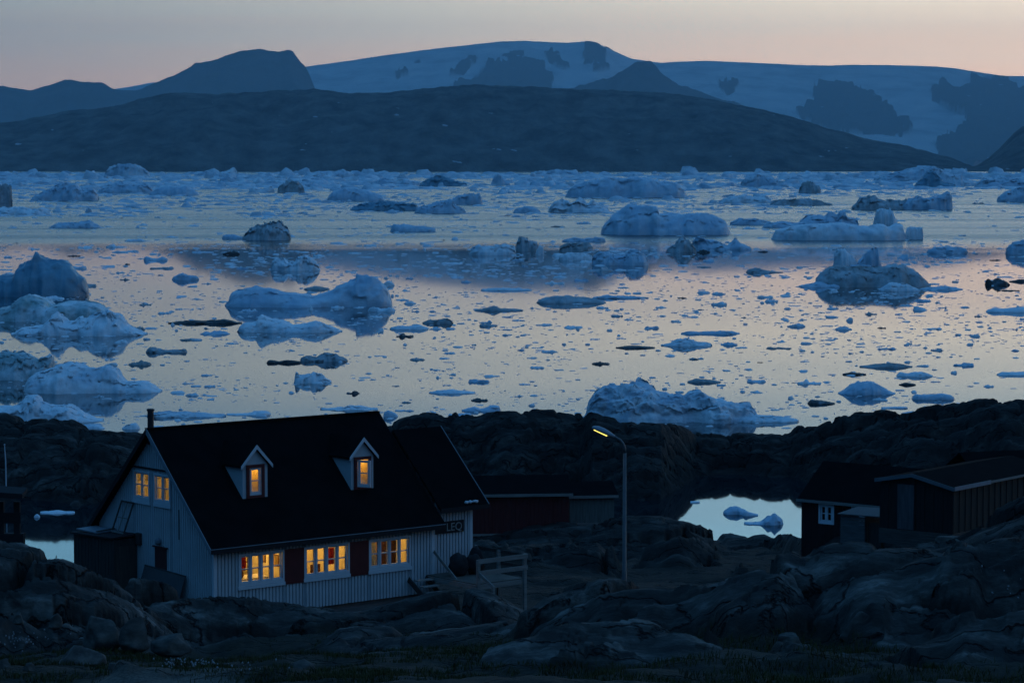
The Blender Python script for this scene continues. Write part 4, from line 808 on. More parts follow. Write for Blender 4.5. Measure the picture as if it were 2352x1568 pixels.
for (i, p, d), lst in bucket.items():
    a, b2 = LANDMARKS[i][:2]
    lst.sort(key=lambda q: math.hypot(q[0] - a, (q[1] - b2) * 2.2))
    for n, (x, y, w) in enumerate(lst):
        X, Y, _ = at_z(x, y, 0)
        s = w / FPX * Y / 2
        mat = pr.choice(['white', 'blue', 'dirty', 'dark'], p=[.42, .40, .12, .06]); kk = int(pr.integers(16))
        o = bpy.data.objects.new('ice_floe', floe_variant(kk, str(mat))); COL.objects.link(o)
        o.location = (X, Y, 0); hz = s * float(pr.uniform(.8, 1.5)); o.scale = (s * (1 if pr.random() < .5 else -1), s * float(pr.uniform(.8, 1.6)), hz); o.rotation_euler = (0, 0, float(pr.uniform(-.5, .5)))
        size = 'small' if w < 20 else ('mid-sized' if w < 34 else 'long')
        colr = {'white': 'white', 'blue': 'blue', 'dirty': 'grey', 'dark': 'dark'}[str(mat)]
        rank = ORD[min(n, 17)]
        tag(o, f'{size} {FM[kk][1]} {colr} floe, {rank} floe {d} {p}', 'ice floe', 'small floes scattered over the fjord')
        k += 1

# --- brash: the countless chips between the floes, and the dense pack at the far side
def brash(n, ylo, yhi, wlo, whi, hr, seed, ypow=1.0, xlo=-420, xhi=2772, clump=0.0):
    r = np.random.default_rng(seed)
    y = ylo + (yhi - ylo) * r.random(n * 3) ** ypow; x = r.uniform(xlo, xhi, n * 3)
    if clump:
        dens = fbm(x / 210.0, y / 26.0, octv=4, seed=seed) ; keep = r.random(n * 3) < np.clip(.5 + clump * dens, .03, 1)
        x, y = x[keep], y[keep]
    x, y = x[:n], y[:n]; n = len(x)
    a, b = ray(x, y); Y = -CAMZ / b; X = a * Y
    w = np.exp(r.uniform(np.log(wlo), np.log(whi), n)) / FPX * Y / 2
    asp = r.uniform(.45, 1.1, n); h = w * np.exp(r.normal(np.log(hr), .6, n))
    m_ = 8; th = np.linspace(0, 2 * np.pi, m_, endpoint=False)
    ro = 1 + .35 * r.normal(size=(n, m_)) ; ro = np.clip(ro, .35, 1.8)
    co, si = np.cos(th), np.sin(th)
    P = np.zeros((n, 2 * m_ + 1, 3))
    P[:, :m_, 0] = X[:, None] + w[:, None] * ro * co; P[:, :m_, 1] = Y[:, None] + (w * asp)[:, None] * ro * si; P[:, :m_, 2] = -.05
    r2 = r.uniform(.45, .85, (n, m_)) * ro
    P[:, m_:2 * m_, 0] = X[:, None] + w[:, None] * r2 * co; P[:, m_:2 * m_, 1] = Y[:, None] + (w * asp)[:, None] * r2 * si
    P[:, m_:2 * m_, 2] = h[:, None] * r.uniform(.35, 1.1, (n, m_))
    P[:, -1, 0] = X + w * r.uniform(-.3, .3, n); P[:, -1, 1] = Y; P[:, -1, 2] = h * r.uniform(.6, 1.4, n)
    f = []
    for i in range(m_):
        j = (i + 1) % m_; f.append((i, j, m_ + j)); f.append((i, m_ + j, m_ + i)); f.append((m_ + i, m_ + j, 2 * m_))
    f = np.array(f)
    F = (f[None] + (np.arange(n) * (2 * m_ + 1))[:, None, None]).reshape(-1, 3)
    return P.reshape(-1, 3), F
def tri_mesh(name, parts):
    off = 0; Vs, Fs = [], []
    for V, F in parts: Vs.append(V); Fs.append(F + off); off += len(V)
    V = np.vstack(Vs); F = np.vstack(Fs)
    me = bpy.data.meshes.new(name); me.vertices.add(len(V)); me.vertices.foreach_set('co', V.reshape(-1).astype(np.float32))
    me.loops.add(F.size); me.loops.foreach_set('vertex_index', F.reshape(-1).astype(np.int32))
    me.polygons.add(len(F)); me.polygons.foreach_set('loop_start', (np.arange(len(F)) * 3).astype(np.int32)); me.update(calc_edges=True)
    return me
me = tri_mesh('brash_ice', [brash(5200, 625, 985, 2.4, 16, .15, 1, 1.0, clump=.9), brash(420, 600, 985, 12, 30, .14, 12, 1.0, clump=.9), brash(2900, 560, 800, 2.6, 16, .15, 2, clump=1.0), brash(2800, 470, 640, 3, 18, .14, 3, 1.0, clump=.7),
                            brash(500, 480, 640, 10, 30, .12, 9, 1.0, clump=.9)])
tag(link('brash_ice', me, ICE['white']), kind='stuff', label='countless small ice chips adrift between the floes')
me = tri_mesh('pack_ice', [brash(6600, 420, 500, 4, 30, .13, 4, 1.1, clump=1.0), brash(5200, 402, 436, 6, 46, .15, 5, 1.0, clump=.5), brash(1500, 398, 412, 8, 50, .22, 6, 1.0)])
tag(link('pack_ice', me, ICE['far']), kind='stuff', label='dense pack of broken ice along the far side of the fjord')
# ================================================================== the big white house
def flat(name, col, rough=.7, spec=.3, metal=0.0, var=.12, scale=3.0, bump=.0):
    m, nt, b = new_mat(name)
    tc = nt.nodes.new('ShaderNodeTexCoord')
    n = N(nt, 'ShaderNodeTexNoise', Scale=scale, Detail=6, Roughness=.65); L(nt, tc.outputs['Object'], n.inputs['Vector'])
    r = ramp(nt, n.outputs['Fac'], [(.3, tuple(c * (1 - var) for c in col)), (.7, tuple(min(1, c * (1 + var)) for c in col))])
    L(nt, r.outputs[0], b.inputs['Base Color']); b.inputs['Roughness'].default_value = rough; b.inputs['Specular IOR Level'].default_value = spec; b.inputs['Metallic'].default_value = metal
    if bump:
        bp = N(nt, 'ShaderNodeBump', Strength=bump, Distance=.02); L(nt, n.outputs['Fac'], bp.inputs['Height']); L(nt, bp.outputs[0], b.inputs['Normal'])
    return m
def wood(name, c1, c2, vertical=True, rough=.8):
    return noise_mat(name, [(.3, c1), (.7, c2)], scale=4, detail=7, rough=rough, bump=.3, bscale=8, bdist=.01, stretch=(3, 3, .3) if vertical else (.3, .3, 3))
M_white = flat('white_siding_paint', (.44, .47, .49), .6, var=.10, scale=1.2)
M_trim = flat('white_trim_paint', (.55, .58, .61), .5, var=.05)
M_roof = noise_mat('black_roofing_felt', [(.3, (.004, .004, .005)), (.7, (.008, .008, .009))], scale=1.5, rough=.95, bump=.15, bscale=20, bdist=.01, spec=.02)
M_red = flat('dark_red_paint', (.10, .014, .014), .6, var=.2)
M_black = flat('black_tar', (.02, .02, .022), .8, spec=.15)
M_plinth = wood('grey_plinth_boards', (.07, .07, .07), (.16, .155, .15), False)
M_dkwood = wood('dark_weathered_wood', (.025, .024, .023), (.06, .056, .052))
M_gywood = wood('grey_weathered_wood', (.15, .145, .135), (.27, .255, .235), False)
M_metal = flat('black_stovepipe', (.05, .05, .055), .5, metal=.6)
M_room = flat('cream_room_paint', (.78, .68, .46), .8, var=.06)
M_redcloth = flat('red_cloth', (.62, .03, .02), .9, var=.25)
M_table = flat('pale_table_top', (.75, .70, .62), .5)
M_brown = flat('brown_furniture_wood', (.14, .06, .02), .6, var=.3)
m, nt, b = new_mat('window_glass'); nt.nodes.remove(b)
o_ = [n for n in nt.nodes if n.type == 'OUTPUT_MATERIAL'][0]
tr = nt.nodes.new('ShaderNodeBsdfTransparent'); tr.inputs['Color'].default_value = (.93, .95, .95, 1); gl = nt.nodes.new('ShaderNodeBsdfGlossy'); gl.inputs['Roughness'].default_value = .02
fr = nt.nodes.new('ShaderNodeFresnel'); fr.inputs['IOR'].default_value = 1.5; ms = nt.nodes.new('ShaderNodeMixShader')
L(nt, fr.outputs[0], ms.inputs[0]); L(nt, tr.outputs[0], ms.inputs[1]); L(nt, gl.outputs[0], ms.inputs[2]); L(nt, ms.outputs[0], o_.inputs['Surface'])
M_glass = m

LV, GV = Vector((.768, .640, 0)).normalized(), Vector((-.640, .768, 0)).normalized()
HC = Vector((-10.74, 95.0, 0))
HLEN, HWID, ZB, ZE = 10.0, 7.85, 6.62, 9.42       # length, width, board bottom, wall top at the eaves
RISE = 4.05 / 4.275                               # roof slope
OV = .35
Z_EAVE = 9.22                                     # top of the roof at its lower edge
def HP(s, g, z): return HC + LV * s + GV * g + Vector((0, 0, z))
def hloc(s, g, z=0): p = HP(s, g, z); return p
hrot = math.atan2(LV.y, LV.x)
house = thing('white_house', 'large white wooden house with black roof and lit windows behind the rocks', 'house', tuple(HC), hrot)
# local axes: x along the long wall (s), y into the house (g)
def roof_top(g):
    return Z_EAVE + (min(g, HWID - g) + OV) * RISE
def wall_hit(x, y, g=0.0):
    """where the sight line through x, y (full photograph pixels) meets the plane g = const: s, z"""
    a, b = ray(x / 1.03316, y / 1.03316)
    # points t*(a,1,b)+cam ; (p - HC).GV = g
    dx = float(a) * GV.x + GV.y; c0 = (-HC.x) * GV.x + (-HC.y) * GV.y
    t = (g - c0) / dx
    p = Vector((float(a) * t, t, CAMZ + float(b) * t)) - HC
    return p.x * LV.x + p.y * LV.y, p.z
def wall_hit_s(x, y, s=0.0):
    a, b = ray(x / 1.03316, y / 1.03316)
    dx = float(a) * LV.x + LV.y; c0 = (-HC.x) * LV.x + (-HC.y) * LV.y
    t = (s - c0) / dx
    p = Vector((float(a) * t, t, CAMZ + float(b) * t)) - HC
    return p.x * GV.x + p.y * GV.y, p.z
def corrugated(mb, place, u0, u1, zb, ztop, holes, nrm, period=.15, depth=.05):
    """ribbed vertical boarding from u0 to u1 with openings left out; place(u, off, z) -> point"""
    n = max(2, int(round((u1 - u0) / period)))
    us, off = [], []
    for i in range(n):
        a = u0 + (u1 - u0) * i / n; w = (u1 - u0) / n
        us += [a, a + w * .62, a + w * .70, a + w * .92]; off += [depth, depth, 0, 0]
    us.append(u1); off.append(depth)
    cuts = sorted({h[0] for h in holes} | {h[1] for h in holes})
    pts = sorted(set([(round(u, 5), o) for u, o in zip(us, off)] + [(round(c, 5), 0.0) for c in cuts if u0 < c < u1]))
    for (ua, oa), (ub, ob) in zip(pts[:-1], pts[1:]):
        um = (ua + ub) / 2
        segs = [(zb, None)]
        blocks = sorted((h[2], h[3]) for h in holes if h[0] - 1e-4 <= um <= h[1] + 1e-4)
        z = zb
        for lo, hi in blocks:
            if lo > z: mb.poly([place(ua, oa, z), place(ub, ob, z), place(ub, ob, lo), place(ua, oa, lo)], [(0, 1, 2, 3)])
            z = hi
        ta, tb = ztop(ua), ztop(ub)
        if min(ta, tb) > z: mb.poly([place(ua, oa, z), place(ub, ob, z), place(ub, ob, tb), place(ua, oa, ta)], [(0, 1, 2, 3)])
# ---- window rectangles measured on the photograph
def rect_front(xl, xr, ytl, ytr, ybl, ybr, g=0.0):
    a = wall_hit(xl, ytl, g); b = wall_hit(xr, ytr, g); c = wall_hit(xl, ybl, g); d = wall_hit(xr, ybr, g)
    return ((a[0] + c[0]) / 2, (b[0] + d[0]) / 2, (c[1] + d[1]) / 2, (a[1] + b[1]) / 2)
W1 = rect_front(563.5, 672, 1311, 1300, 1388, 1376)
W2 = rect_front(719, 827, 1297, 1287, 1373, 1361)
W3 = rect_front(872.5, 972, 1282, 1272, 1355, 1342)
zt = min((W1[3] + W2[3] + W3[3]) / 3, 9.30); zb_ = (W1[2] + W2[2] + W3[2]) / 3
WINS = [(w[0], w[1], zb_, zt) for w in (W1, W2, W3)]
def rect_gable(xl, xr, yt, yb):
    a = wall_hit_s(xl, yt); b = wall_hit_s(xr, yt); c = wall_hit_s(xl, yb); d = wall_hit_s(xr, yb)
    return ((b[0] + d[0]) / 2, (a[0] + c[0]) / 2, (c[1] + d[1]) / 2, (a[1] + b[1]) / 2)   # g right (small) .. left (large)
GW1 = rect_gable(320, 359, 1117, 1187); GW2 = rect_gable(369, 408, 1124, 1194)
gz0 = (GW1[2] + GW2[2]) / 2; gz1 = (GW1[3] + GW2[3]) / 2
GW = [(GW1[0], GW1[1], gz0, gz1), (GW2[0], GW2[1], gz0, gz1)]
print('front windows', [[round(v, 2) for v in w] for w in WINS], 'gable', [[round(v, 2) for v in w] for w in GW])
FR = .07
inner = lambda w: (w[0] + FR, w[1] - FR, w[2] + FR + .05, w[3] - FR)
# walls: front, back, left gable, right gable
mb = MB()
ztop_f = lambda u: roof_top(0) - .16
fh = [(w[0] + .02, w[1] - .02, w[2] + .02, w[3] - .02) for w in WINS]
corrugated(mb, lambda u, o, z: (u, -o, z), 0, HLEN, ZB, ztop_f, fh, -1)
mb.build('front_wall', M_white, house)
mb = MB()
gh = [(w[0] + .02, w[1] - .02, w[2] + .02, w[3] - .02) for w in GW]
corrugated(mb, lambda u, o, z: (-o, u, z), 0, HWID, ZB, lambda g: roof_top(g) - .16, gh, -1)
mb.build('gable_wall', M_white, house)
mb = MB()
corrugated(mb, lambda u, o, z: (HLEN + o, u, z), 0, HWID, ZB, lambda g: roof_top(g) - .16, [], 1)
corrugated(mb, lambda u, o, z: (u, HWID + o, z), 0, HLEN, ZB, ztop_f, [], 1)
mb.build('rear_wall', M_white, house)
# plinth, corner boards
mb = MB()
for z in (6.0, 6.22, 6.42): mb.box(.02, HLEN - .02, .05, .11, z - .20, z - .012)
mb.box(.03, HLEN - .03, .11, HWID - .05, 5.0, 6.60)
mb.build('plinth', M_plinth, house)
for a in (-.045, HLEN - .06): mb = MB(); mb.box(a - .02, a + .125, -.065, .07, ZB - .02, 9.34); mb.build('corner_board', M_trim, house)
# roof slabs
TH = .13
for side in (0, 1):
    mb = MB()
    def rp(s, d, t):      # d measured in plan from the eave, t down through the slab
        g = -OV + d if side == 0 else HWID + OV - d
        return (s, g, Z_EAVE + d * RISE - t)
    half = HWID / 2 + OV
    ring = [rp(-OV, 0, 0), rp(HLEN + OV, 0, 0), rp(HLEN + OV, half, 0), rp(-OV, half, 0)]
    low = [(p[0], p[1], p[2] - TH) for p in ring]
    mb.poly(ring + low, [(0, 1, 2, 3), (7, 6, 5, 4), (0, 4, 5, 1), (1, 5, 6, 2), (2, 6, 7, 3), (3, 7, 4, 0)])
    mb.build('roof', M_roof, house)
# ridge cap, eave strip and bargeboards
mb = MB(); mb.beam((-OV - .01, HWID / 2, Z_EAVE + half * RISE + .012), (HLEN + OV + .01, HWID / 2, Z_EAVE + half * RISE + .012), .22, .05); mb.build('ridge_cap', M_roof, house)
M_edge = flat('worn_blue_grey_edge', (.20, .23, .26), .6)
for side in (0, 1):
    for s0 in (-OV - .03, HLEN + OV + .005):
        mb = MB()
        gA, gB = (-OV, HWID / 2) if side == 0 else (HWID + OV, HWID / 2)
        a = (s0, gA, Z_EAVE); b_ = (s0, gB, Z_EAVE + half * RISE)
        pr_ = [(a[0], a[1], a[2] + .03), (b_[0], b_[1], b_[2] + .03), (b_[0], b_[1], b_[2] - .20), (a[0], a[1], a[2] - .20)]
        mb.prism(pr_, (.026, 0, 0)); mb.build('bargeboard', M_edge if side == 0 and s0 < 0 else M_black, house)
mb = MB(); mb.box(-OV, HLEN + OV, -OV - .03, -OV - .004, Z_EAVE - .15, Z_EAVE + .012); mb.build('eave_board', M_black, house)
mb = MB(); mb.beam((-OV - .02, -OV - .02, Z_EAVE + .025), (HLEN + OV, -OV - .02, Z_EAVE + .025), .04, .02); mb.build('gutter_strip', M_edge, house)
# gable trim
mb = MB(); mb.box(-.09, -.053, 2.3, HWID - 2.3, gz1 + .10, gz1 + .17); mb.box(-.075, -.053, 2.2, 2.24, gz0 - 1.2, gz0 - .1); mb.build('gable_trim', M_black, house)

def window(parent, place, u0, u1, z0, z1, casements, name='window', frame_mat=None, rows=2, out=.03, label=None, sill=True, fr=.07, glass=True):
    """frame and white sashes (one mesh) with the panes as a sub-part; place(u, off, z) with off outwards"""
    mb = MB(); fm = frame_mat or M_trim
    def bx(a, b2, c, d, o0, o1):
        p = [place(a, o0, c), place(b2, o0, c), place(b2, o0, d), place(a, o0, d), place(a, o1, c), place(b2, o1, c), place(b2, o1, d), place(a, o1, d)]
        mb.poly(p, [(0, 1, 2, 3), (7, 6, 5, 4), (0, 4, 5, 1), (1, 5, 6, 2), (2, 6, 7, 3), (3, 7, 4, 0)])
    # outer frame
    bx(u0, u0 + fr, z0, z1, -.06, out); bx(u1 - fr, u1, z0, z1, -.06, out); bx(u0 + fr, u1 - fr, z1 - fr, z1, -.06, out); bx(u0 + fr, u1 - fr, z0, z0 + fr + .05, -.06, out)
    if sill: bx(u0 - .03, u1 + .03, z0 - .13, z0 - .004, -.02, out + .02)
    panes = []
    iw0, iw1, iz0, iz1 = u0 + fr, u1 - fr, z0 + fr + .05, z1 - fr
    n = casements; cw = (iw1 - iw0) / n
    for i in range(n):
        a, b2 = iw0 + cw * i, iw0 + cw * (i + 1)
        sb = .05
        if i: bx(a - .025, a + .025, iz0, iz1, -.055, out * .75)
        bx(a + .03, a + .03 + sb, iz0, iz1, -.045, out * .5); bx(b2 - .03 - sb, b2 - .03, iz0, iz1, -.045, out * .5)
        bx(a + .03 + sb, b2 - .03 - sb, iz0, iz0 + sb, -.045, out * .5); bx(a + .03 + sb, b2 - .03 - sb, iz1 - sb, iz1, -.045, out * .5)
        for r in range(1, rows):
            zz = iz0 + (iz1 - iz0) * r / rows + .0; bx(a + .03 + sb, b2 - .03 - sb, zz - .02, zz + .02, -.04, out * .4)
        panes.append((a + .03, b2 - .03))
    o = mb.build(name, fm, parent)
    if label: o['label'] = label
    if glass:
        mb = MB()
        for a, b2 in panes: mb.poly([place(a, -.03, iz0), place(b2, -.03, iz0), place(b2, -.03, iz1), place(a, -.03, iz1)], [(0, 1, 2, 3)])
        mb.build('glass', M_glass, o)
    return o
front = lambda u, o, z: (u, -o, z)
gable = lambda u, o, z: (-o, u, z)
for w in WINS: window(house, front, w[0], w[1], w[2], w[3], 4, out=.085)
for w in GW: window(house, gable, w[0], w[1], w[2], w[3], 2, out=.085)
# dark red boards between the windows
for a, b2 in ((WINS[0][1], WINS[1][0]), (WINS[1][1], WINS[2][0])):
    mb = MB(); mb.box(a + .004, b2 - .004, -.085, -.053, zb_ - .12, zt + .0); mb.build('red_panel', M_red, house)
# lamp, door, meter box on the gable
g0, z0 = wall_hit_s(399, 1359); g1, z1 = wall_hit_s(372, 1296)
mb = MB(); mb.box(-.09, -.053, min(g0, g1), max(g0, g1), 6.7, z1); mb.box(-.14, -.053, min(g0, g1) - .10, max(g0, g1) + .1, z1, z1 + .05); mb.build('door', flat('dark_brown_door_paint', (.07, .022, .022)), house)
gm, zm = wall_hit_s(383, 1283)
mb = MB(); mb.tube([(-.03, gm, zm), (-.14, gm, zm + .02)], [.03, .03], 8); mb.tube([(-.16, gm, zm - .13), (-.16, gm, zm - .06), (-.16, gm, zm + .06), (-.16, gm, zm + .13)], [.05, .12, .12, .04], 12); mb.build('wall_lamp', M_edge, house)
gm, zm = wall_hit_s(335, 1277)
mb = MB(); mb.box(-.18, -.053, gm - .14, gm + .14, zm - .22, zm + .22); mb.build('meter_box', M_dkwood, house, bevel=.01)
# chimney pipe
a, b_ = ray(338 / 1.03316, 990 / 1.03316)
cs, cg = .05, HWID / 2 + .35
mb = MB(); zr = roof_top(cg)
mb.tube([(cs, cg, zr - .3), (cs, cg, zr + .95)], [.12, .12], 14); mb.tube([(cs, cg, zr + .95), (cs, cg, zr + 1.02), (cs, cg, zr + 1.04)], [.145, .145, .10], 14)
mb.tube([(cs, cg, zr + .02), (cs, cg, zr + .22)], [.17, .15], 14)
mb.build('stovepipe', M_metal, house)

# ---- rooms behind the lit windows
ZF, ZC = 6.95, 9.36
mb = MB()
D_ = 2.7
for q in ([(.08, .06, ZF), (HLEN - .08, .06, ZF), (HLEN - .08, D_, ZF), (.08, D_, ZF)], [(.08, .06, ZC), (HLEN - .08, .06, ZC), (HLEN - .08, D_, ZC), (.08, D_, ZC)],
          [(.08, D_, ZF), (HLEN - .08, D_, ZF), (HLEN - .08, D_, ZC), (.08, D_, ZC)], [(.08, .06, ZF), (.08, D_, ZF), (.08, D_, ZC), (.08, .06, ZC)], [(HLEN - .08, .06, ZF), (HLEN - .08, D_, ZF), (HLEN - .08, D_, ZC), (HLEN - .08, .06, ZC)]):
    mb.poly(q, [(0, 1, 2, 3)])
for sx_ in (WINS[0][1] + .45, WINS[1][1] + .35): mb.box(sx_, sx_ + .08, .5, D_, ZF, ZC)
mb.build('interior', M_room, house)
mb = MB()
ZA0, ZA1 = 9.55, 12.2
mb.poly([(.06, 2.2, ZA0), (2.4, 2.2, ZA0), (2.4, 5.9, ZA0), (.06, 5.9, ZA0)], [(0, 1, 2, 3)])
mb.poly([(2.4, 2.0, ZA0), (2.4, 5.9, ZA0), (2.4, 5.9, ZA1 - .3), (2.4, HWID / 2, 12.9), (2.4, 2.0, ZA1 - .9)], [(0, 1, 2, 3, 4)])
mb.poly([(.06, 2.0, ZA0), (2.4, 2.0, ZA0), (2.4, 2.0, 11.1), (.06, 2.0, 11.1)], [(0, 1, 2, 3)]); mb.poly([(.06, 5.9, ZA0), (2.4, 5.9, ZA0), (2.4, 5.9, 11.1), (.06, 5.9, 11.1)], [(0, 1, 2, 3)])
mb.poly([(.06, 2.0, 11.1), (2.4, 2.0, 11.1), (2.4, HWID / 2, 12.7), (.06, HWID / 2, 12.7)], [(0, 1, 2, 3)]); mb.poly([(.06, 5.9, 11.1), (2.4, 5.9, 11.1), (2.4, HWID / 2, 12.7), (.06, HWID / 2, 12.7)], [(0, 1, 2, 3)])
mb.build('interior', M_room, house)
def lamp(s, g, z, power, rad=.12, col=(1.0, .60, .17)):
    d = bpy.data.lights.new('room_lamp', 'POINT'); d.energy = power; d.shadow_soft_size = rad; d.color = col
    o = bpy.data.objects.new('room_lamp', d); COL.objects.link(o); o.location = HP(s, g, z)
lamp((WINS[0][0] + WINS[0][1]) / 2 + .4, 1.75, ZC - .22, 26 * ROOM); lamp((WINS[1][0] + WINS[1][1]) / 2 + .1, 1.75, ZC - .22, 26 * ROOM); lamp((WINS[2][0] + WINS[2][1]) / 2, 1.6, ZC - .22, 30 * ROOM)
lamp(1.3, HWID / 2 - .4, 12.1, 16 * ROOM)
# things seen through the panes
def inside(name, label, cat, s, g, z=0): return thing(name, label, cat, tuple(HP(s, g, z)), hrot)
t = inside('table', 'pale table standing inside the left front window', 'table', WINS[0][0] + 1.05, .95, ZF)
mb = MB(); mb.box(-.95, .75, -.42, .42, .88, .93); mb.build('table_top', M_table, t)
for i in (-.85, .65):
    for j in (-.35, .35): mb = MB(); mb.box(i - .03, i + .03, j - .03, j + .03, 0, .88); mb.build('leg', M_brown, t)
def cloth(name, label, cat, s, g, w, h, z, mat, seed):
    u = np.linspace(-w / 2, w / 2, 16); v = np.linspace(0, h, 14); U, V_ = np.meshgrid(u, v)
    Yd = .05 * np.sin(U / w * 22 + seed) * (V_ / h) + .03 * fbm(U * 4, V_ * 3, seed=seed)
    me = grid_mesh(name, np.stack([U * (1 - .12 * (1 - V_ / h)), Yd, -V_], -1)); o = link(name, me, mat); o.location = HP(s, g, z); o.rotation_euler = (0, 0, hrot)
    return tag(o, label, cat)
cloth('red_cloth', 'red cloth hanging in the left pane of the left front window', 'cloth', WINS[0][0] + .36, .35, .55, .56, zt - .12, M_redcloth, 3)
cloth('curtain', 'pale drawn curtain in the left half of the right front window', 'curtain', WINS[2][0] + .42, .30, .42, 1.15, zt - .08, flat('cream_curtain', (.85, .72, .45), .9), 5)
# a red jacket on a chair, seen through the middle window
t = inside('chair', 'dark wooden chair inside the right half of the middle front window', 'chair', WINS[1][0] + 1.42, 1.0, ZF)
mb = MB(); mb.box(-.22, .22, -.22, .22, .46, .50); mb.build('seat', M_brown, t)
mb = MB(); mb.box(-.22, .22, .19, .23, .50, 1.05); mb.build('backrest', M_brown, t)
for i in (-.19, .19):
    for j in (-.19, .19): mb = MB(); mb.box(i - .02, i + .02, j - .02, j + .02, 0, .46); mb.build('leg', M_brown, t)
cloth('red_jacket', 'red jacket hung inside the right half of the middle front window', 'jacket', WINS[1][0] + 1.60, .42, .42, .62, zt - .22, M_redcloth, 8)
t = inside('cabinet', 'dark cabinet inside the right half of the right front window', 'cabinet', WINS[2][0] + 1.72, 1.2, ZF)
mb = MB(); mb.box(-.42, .42, -.25, .25, 0, 2.0); mb.build('body', M_brown, t); mb = MB(); mb.box(-.40, -.01, -.27, -.252, .05, 1.95); mb.build('door', M_brown, t); mb = MB(); mb.box(.01, .40, -.27, -.252, .05, 1.95); mb.build('door', M_brown, t)
t = inside('shelf', 'wall shelf with dark things inside the left front window', 'shelf', WINS[0][0] + 1.5, 2.5, ZF)
for zz in (1.2, 1.55, 1.9): mb = MB(); mb.box(-.7, .6, -.14, .14, zz, zz + .03); mb.build('board', M_brown, t)
def vase(name, label, s, g, z, mat, h=.3, r=.09):
    mb = MB(); mb.tube([(0, 0, 0), (0, 0, h * .3), (0, 0, h * .65), (0, 0, h * .8), (0, 0, h)], [r * .7, r, r * .8, r * .4, r * .5], 12); o = mb.build(name, mat, None, smooth=True); o.location = HP(s, g, z); return tag(o, label, 'vase')
vase('vase', 'dark vase on the table inside the left front window', WINS[0][0] + .75, .9, ZF + .93, M_brown, .34, .11)
vase('vase', 'red-brown jug on the sill of the middle front window, left half', WINS[1][0] + .35, .35, zb_ + .12, M_redcloth, .26, .09)
vase('vase', 'small grey pot on the sill of the middle front window, second column', WINS[1][0] + .78, .35, zb_ + .12, M_metal, .24, .07)

for k_, (s_, g_, z_, w_, h_) in enumerate(((WINS[0][1] + .43, 1.15, 8.35, .26, .22), (WINS[0][1] + .43, 1.95, 8.45, .18, .26), (WINS[1][1] + .33, 1.4, 8.40, .28, .20))):
    t = inside('picture', ('wide picture on the partition seen through the left front window', 'narrow upright picture on the partition seen through the left front window', 'picture on the partition seen through the middle front window')[k_], 'picture', s_, g_, z_)
    mb = MB(); mb.box(-.012, .0, -w_, w_, -h_, h_); mb.build('frame', M_brown, t); mb = MB(); mb.box(-.016, -.0125, -w_ + .05, w_ - .05, -h_ + .05, h_ - .05); mb.build('print', flat('muted_print', (.30, .20, .08), var=.5, scale=9), t)
for k_, (s_, g_) in enumerate(((WINS[0][0] + 1.55, 1.0), (WINS[1][0] + .75, 1.15))):
    t = inside('pendant_lamp', ('dark pendant shade hanging inside the left front window', 'dark pendant shade hanging inside the middle front window')[k_], 'pendant lamp', s_, g_, 8.62)
    mb = MB(); mb.tube([(0, 0, .0), (0, 0, .12), (0, 0, .20)], [.16, .09, .03], 14, caps=False); mb.build('shade', M_metal, t); mb = MB(); mb.tube([(0, 0, .19), (0, 0, .72)], [.008, .008], 6); mb.build('cord', M_black, t)

# ---- dormers
def roof_hit(x, y):
    a, b2 = ray(x / 1.03316, y / 1.03316)
    lo, hi = 60.0, 130.0
    f = lambda t: (CAMZ + float(b2) * t) - (Z_EAVE + (((Vector((float(a) * t, t, 0)) - HC).dot(GV)) + OV) * RISE)
    for _ in range(60):
        mid = (lo + hi) / 2
        if f(mid) > 0: lo = mid
        else: hi = mid
    p = Vector((float(a) * lo, lo, 0)) - HC
    return p.dot(LV), p.dot(GV)
def dormer(xl, xr, ybl, ybr, yapex, label, is_open):
    s0, ga = roof_hit(xl, ybl); s1, gb = roof_hit(xr, ybr); gd = (ga + gb) / 2
    s0, _ = wall_hit(xl, ybl, gd); s1, _ = wall_hit(xr, ybr, gd)
    zbase = Z_EAVE + (gd + OV) * RISE
    sm = (s0 + s1) / 2
    zap = wall_hit((xl + xr) / 2, yapex, gd)[1]
    hw = (s1 - s0) / 2
    zev = zap - (hw + .12) * 1.08
    ew = hw + .12
    dr = thing('dormer', None, None); del dr
    return s0, s1, sm, gd, zbase, zap, zev, hw
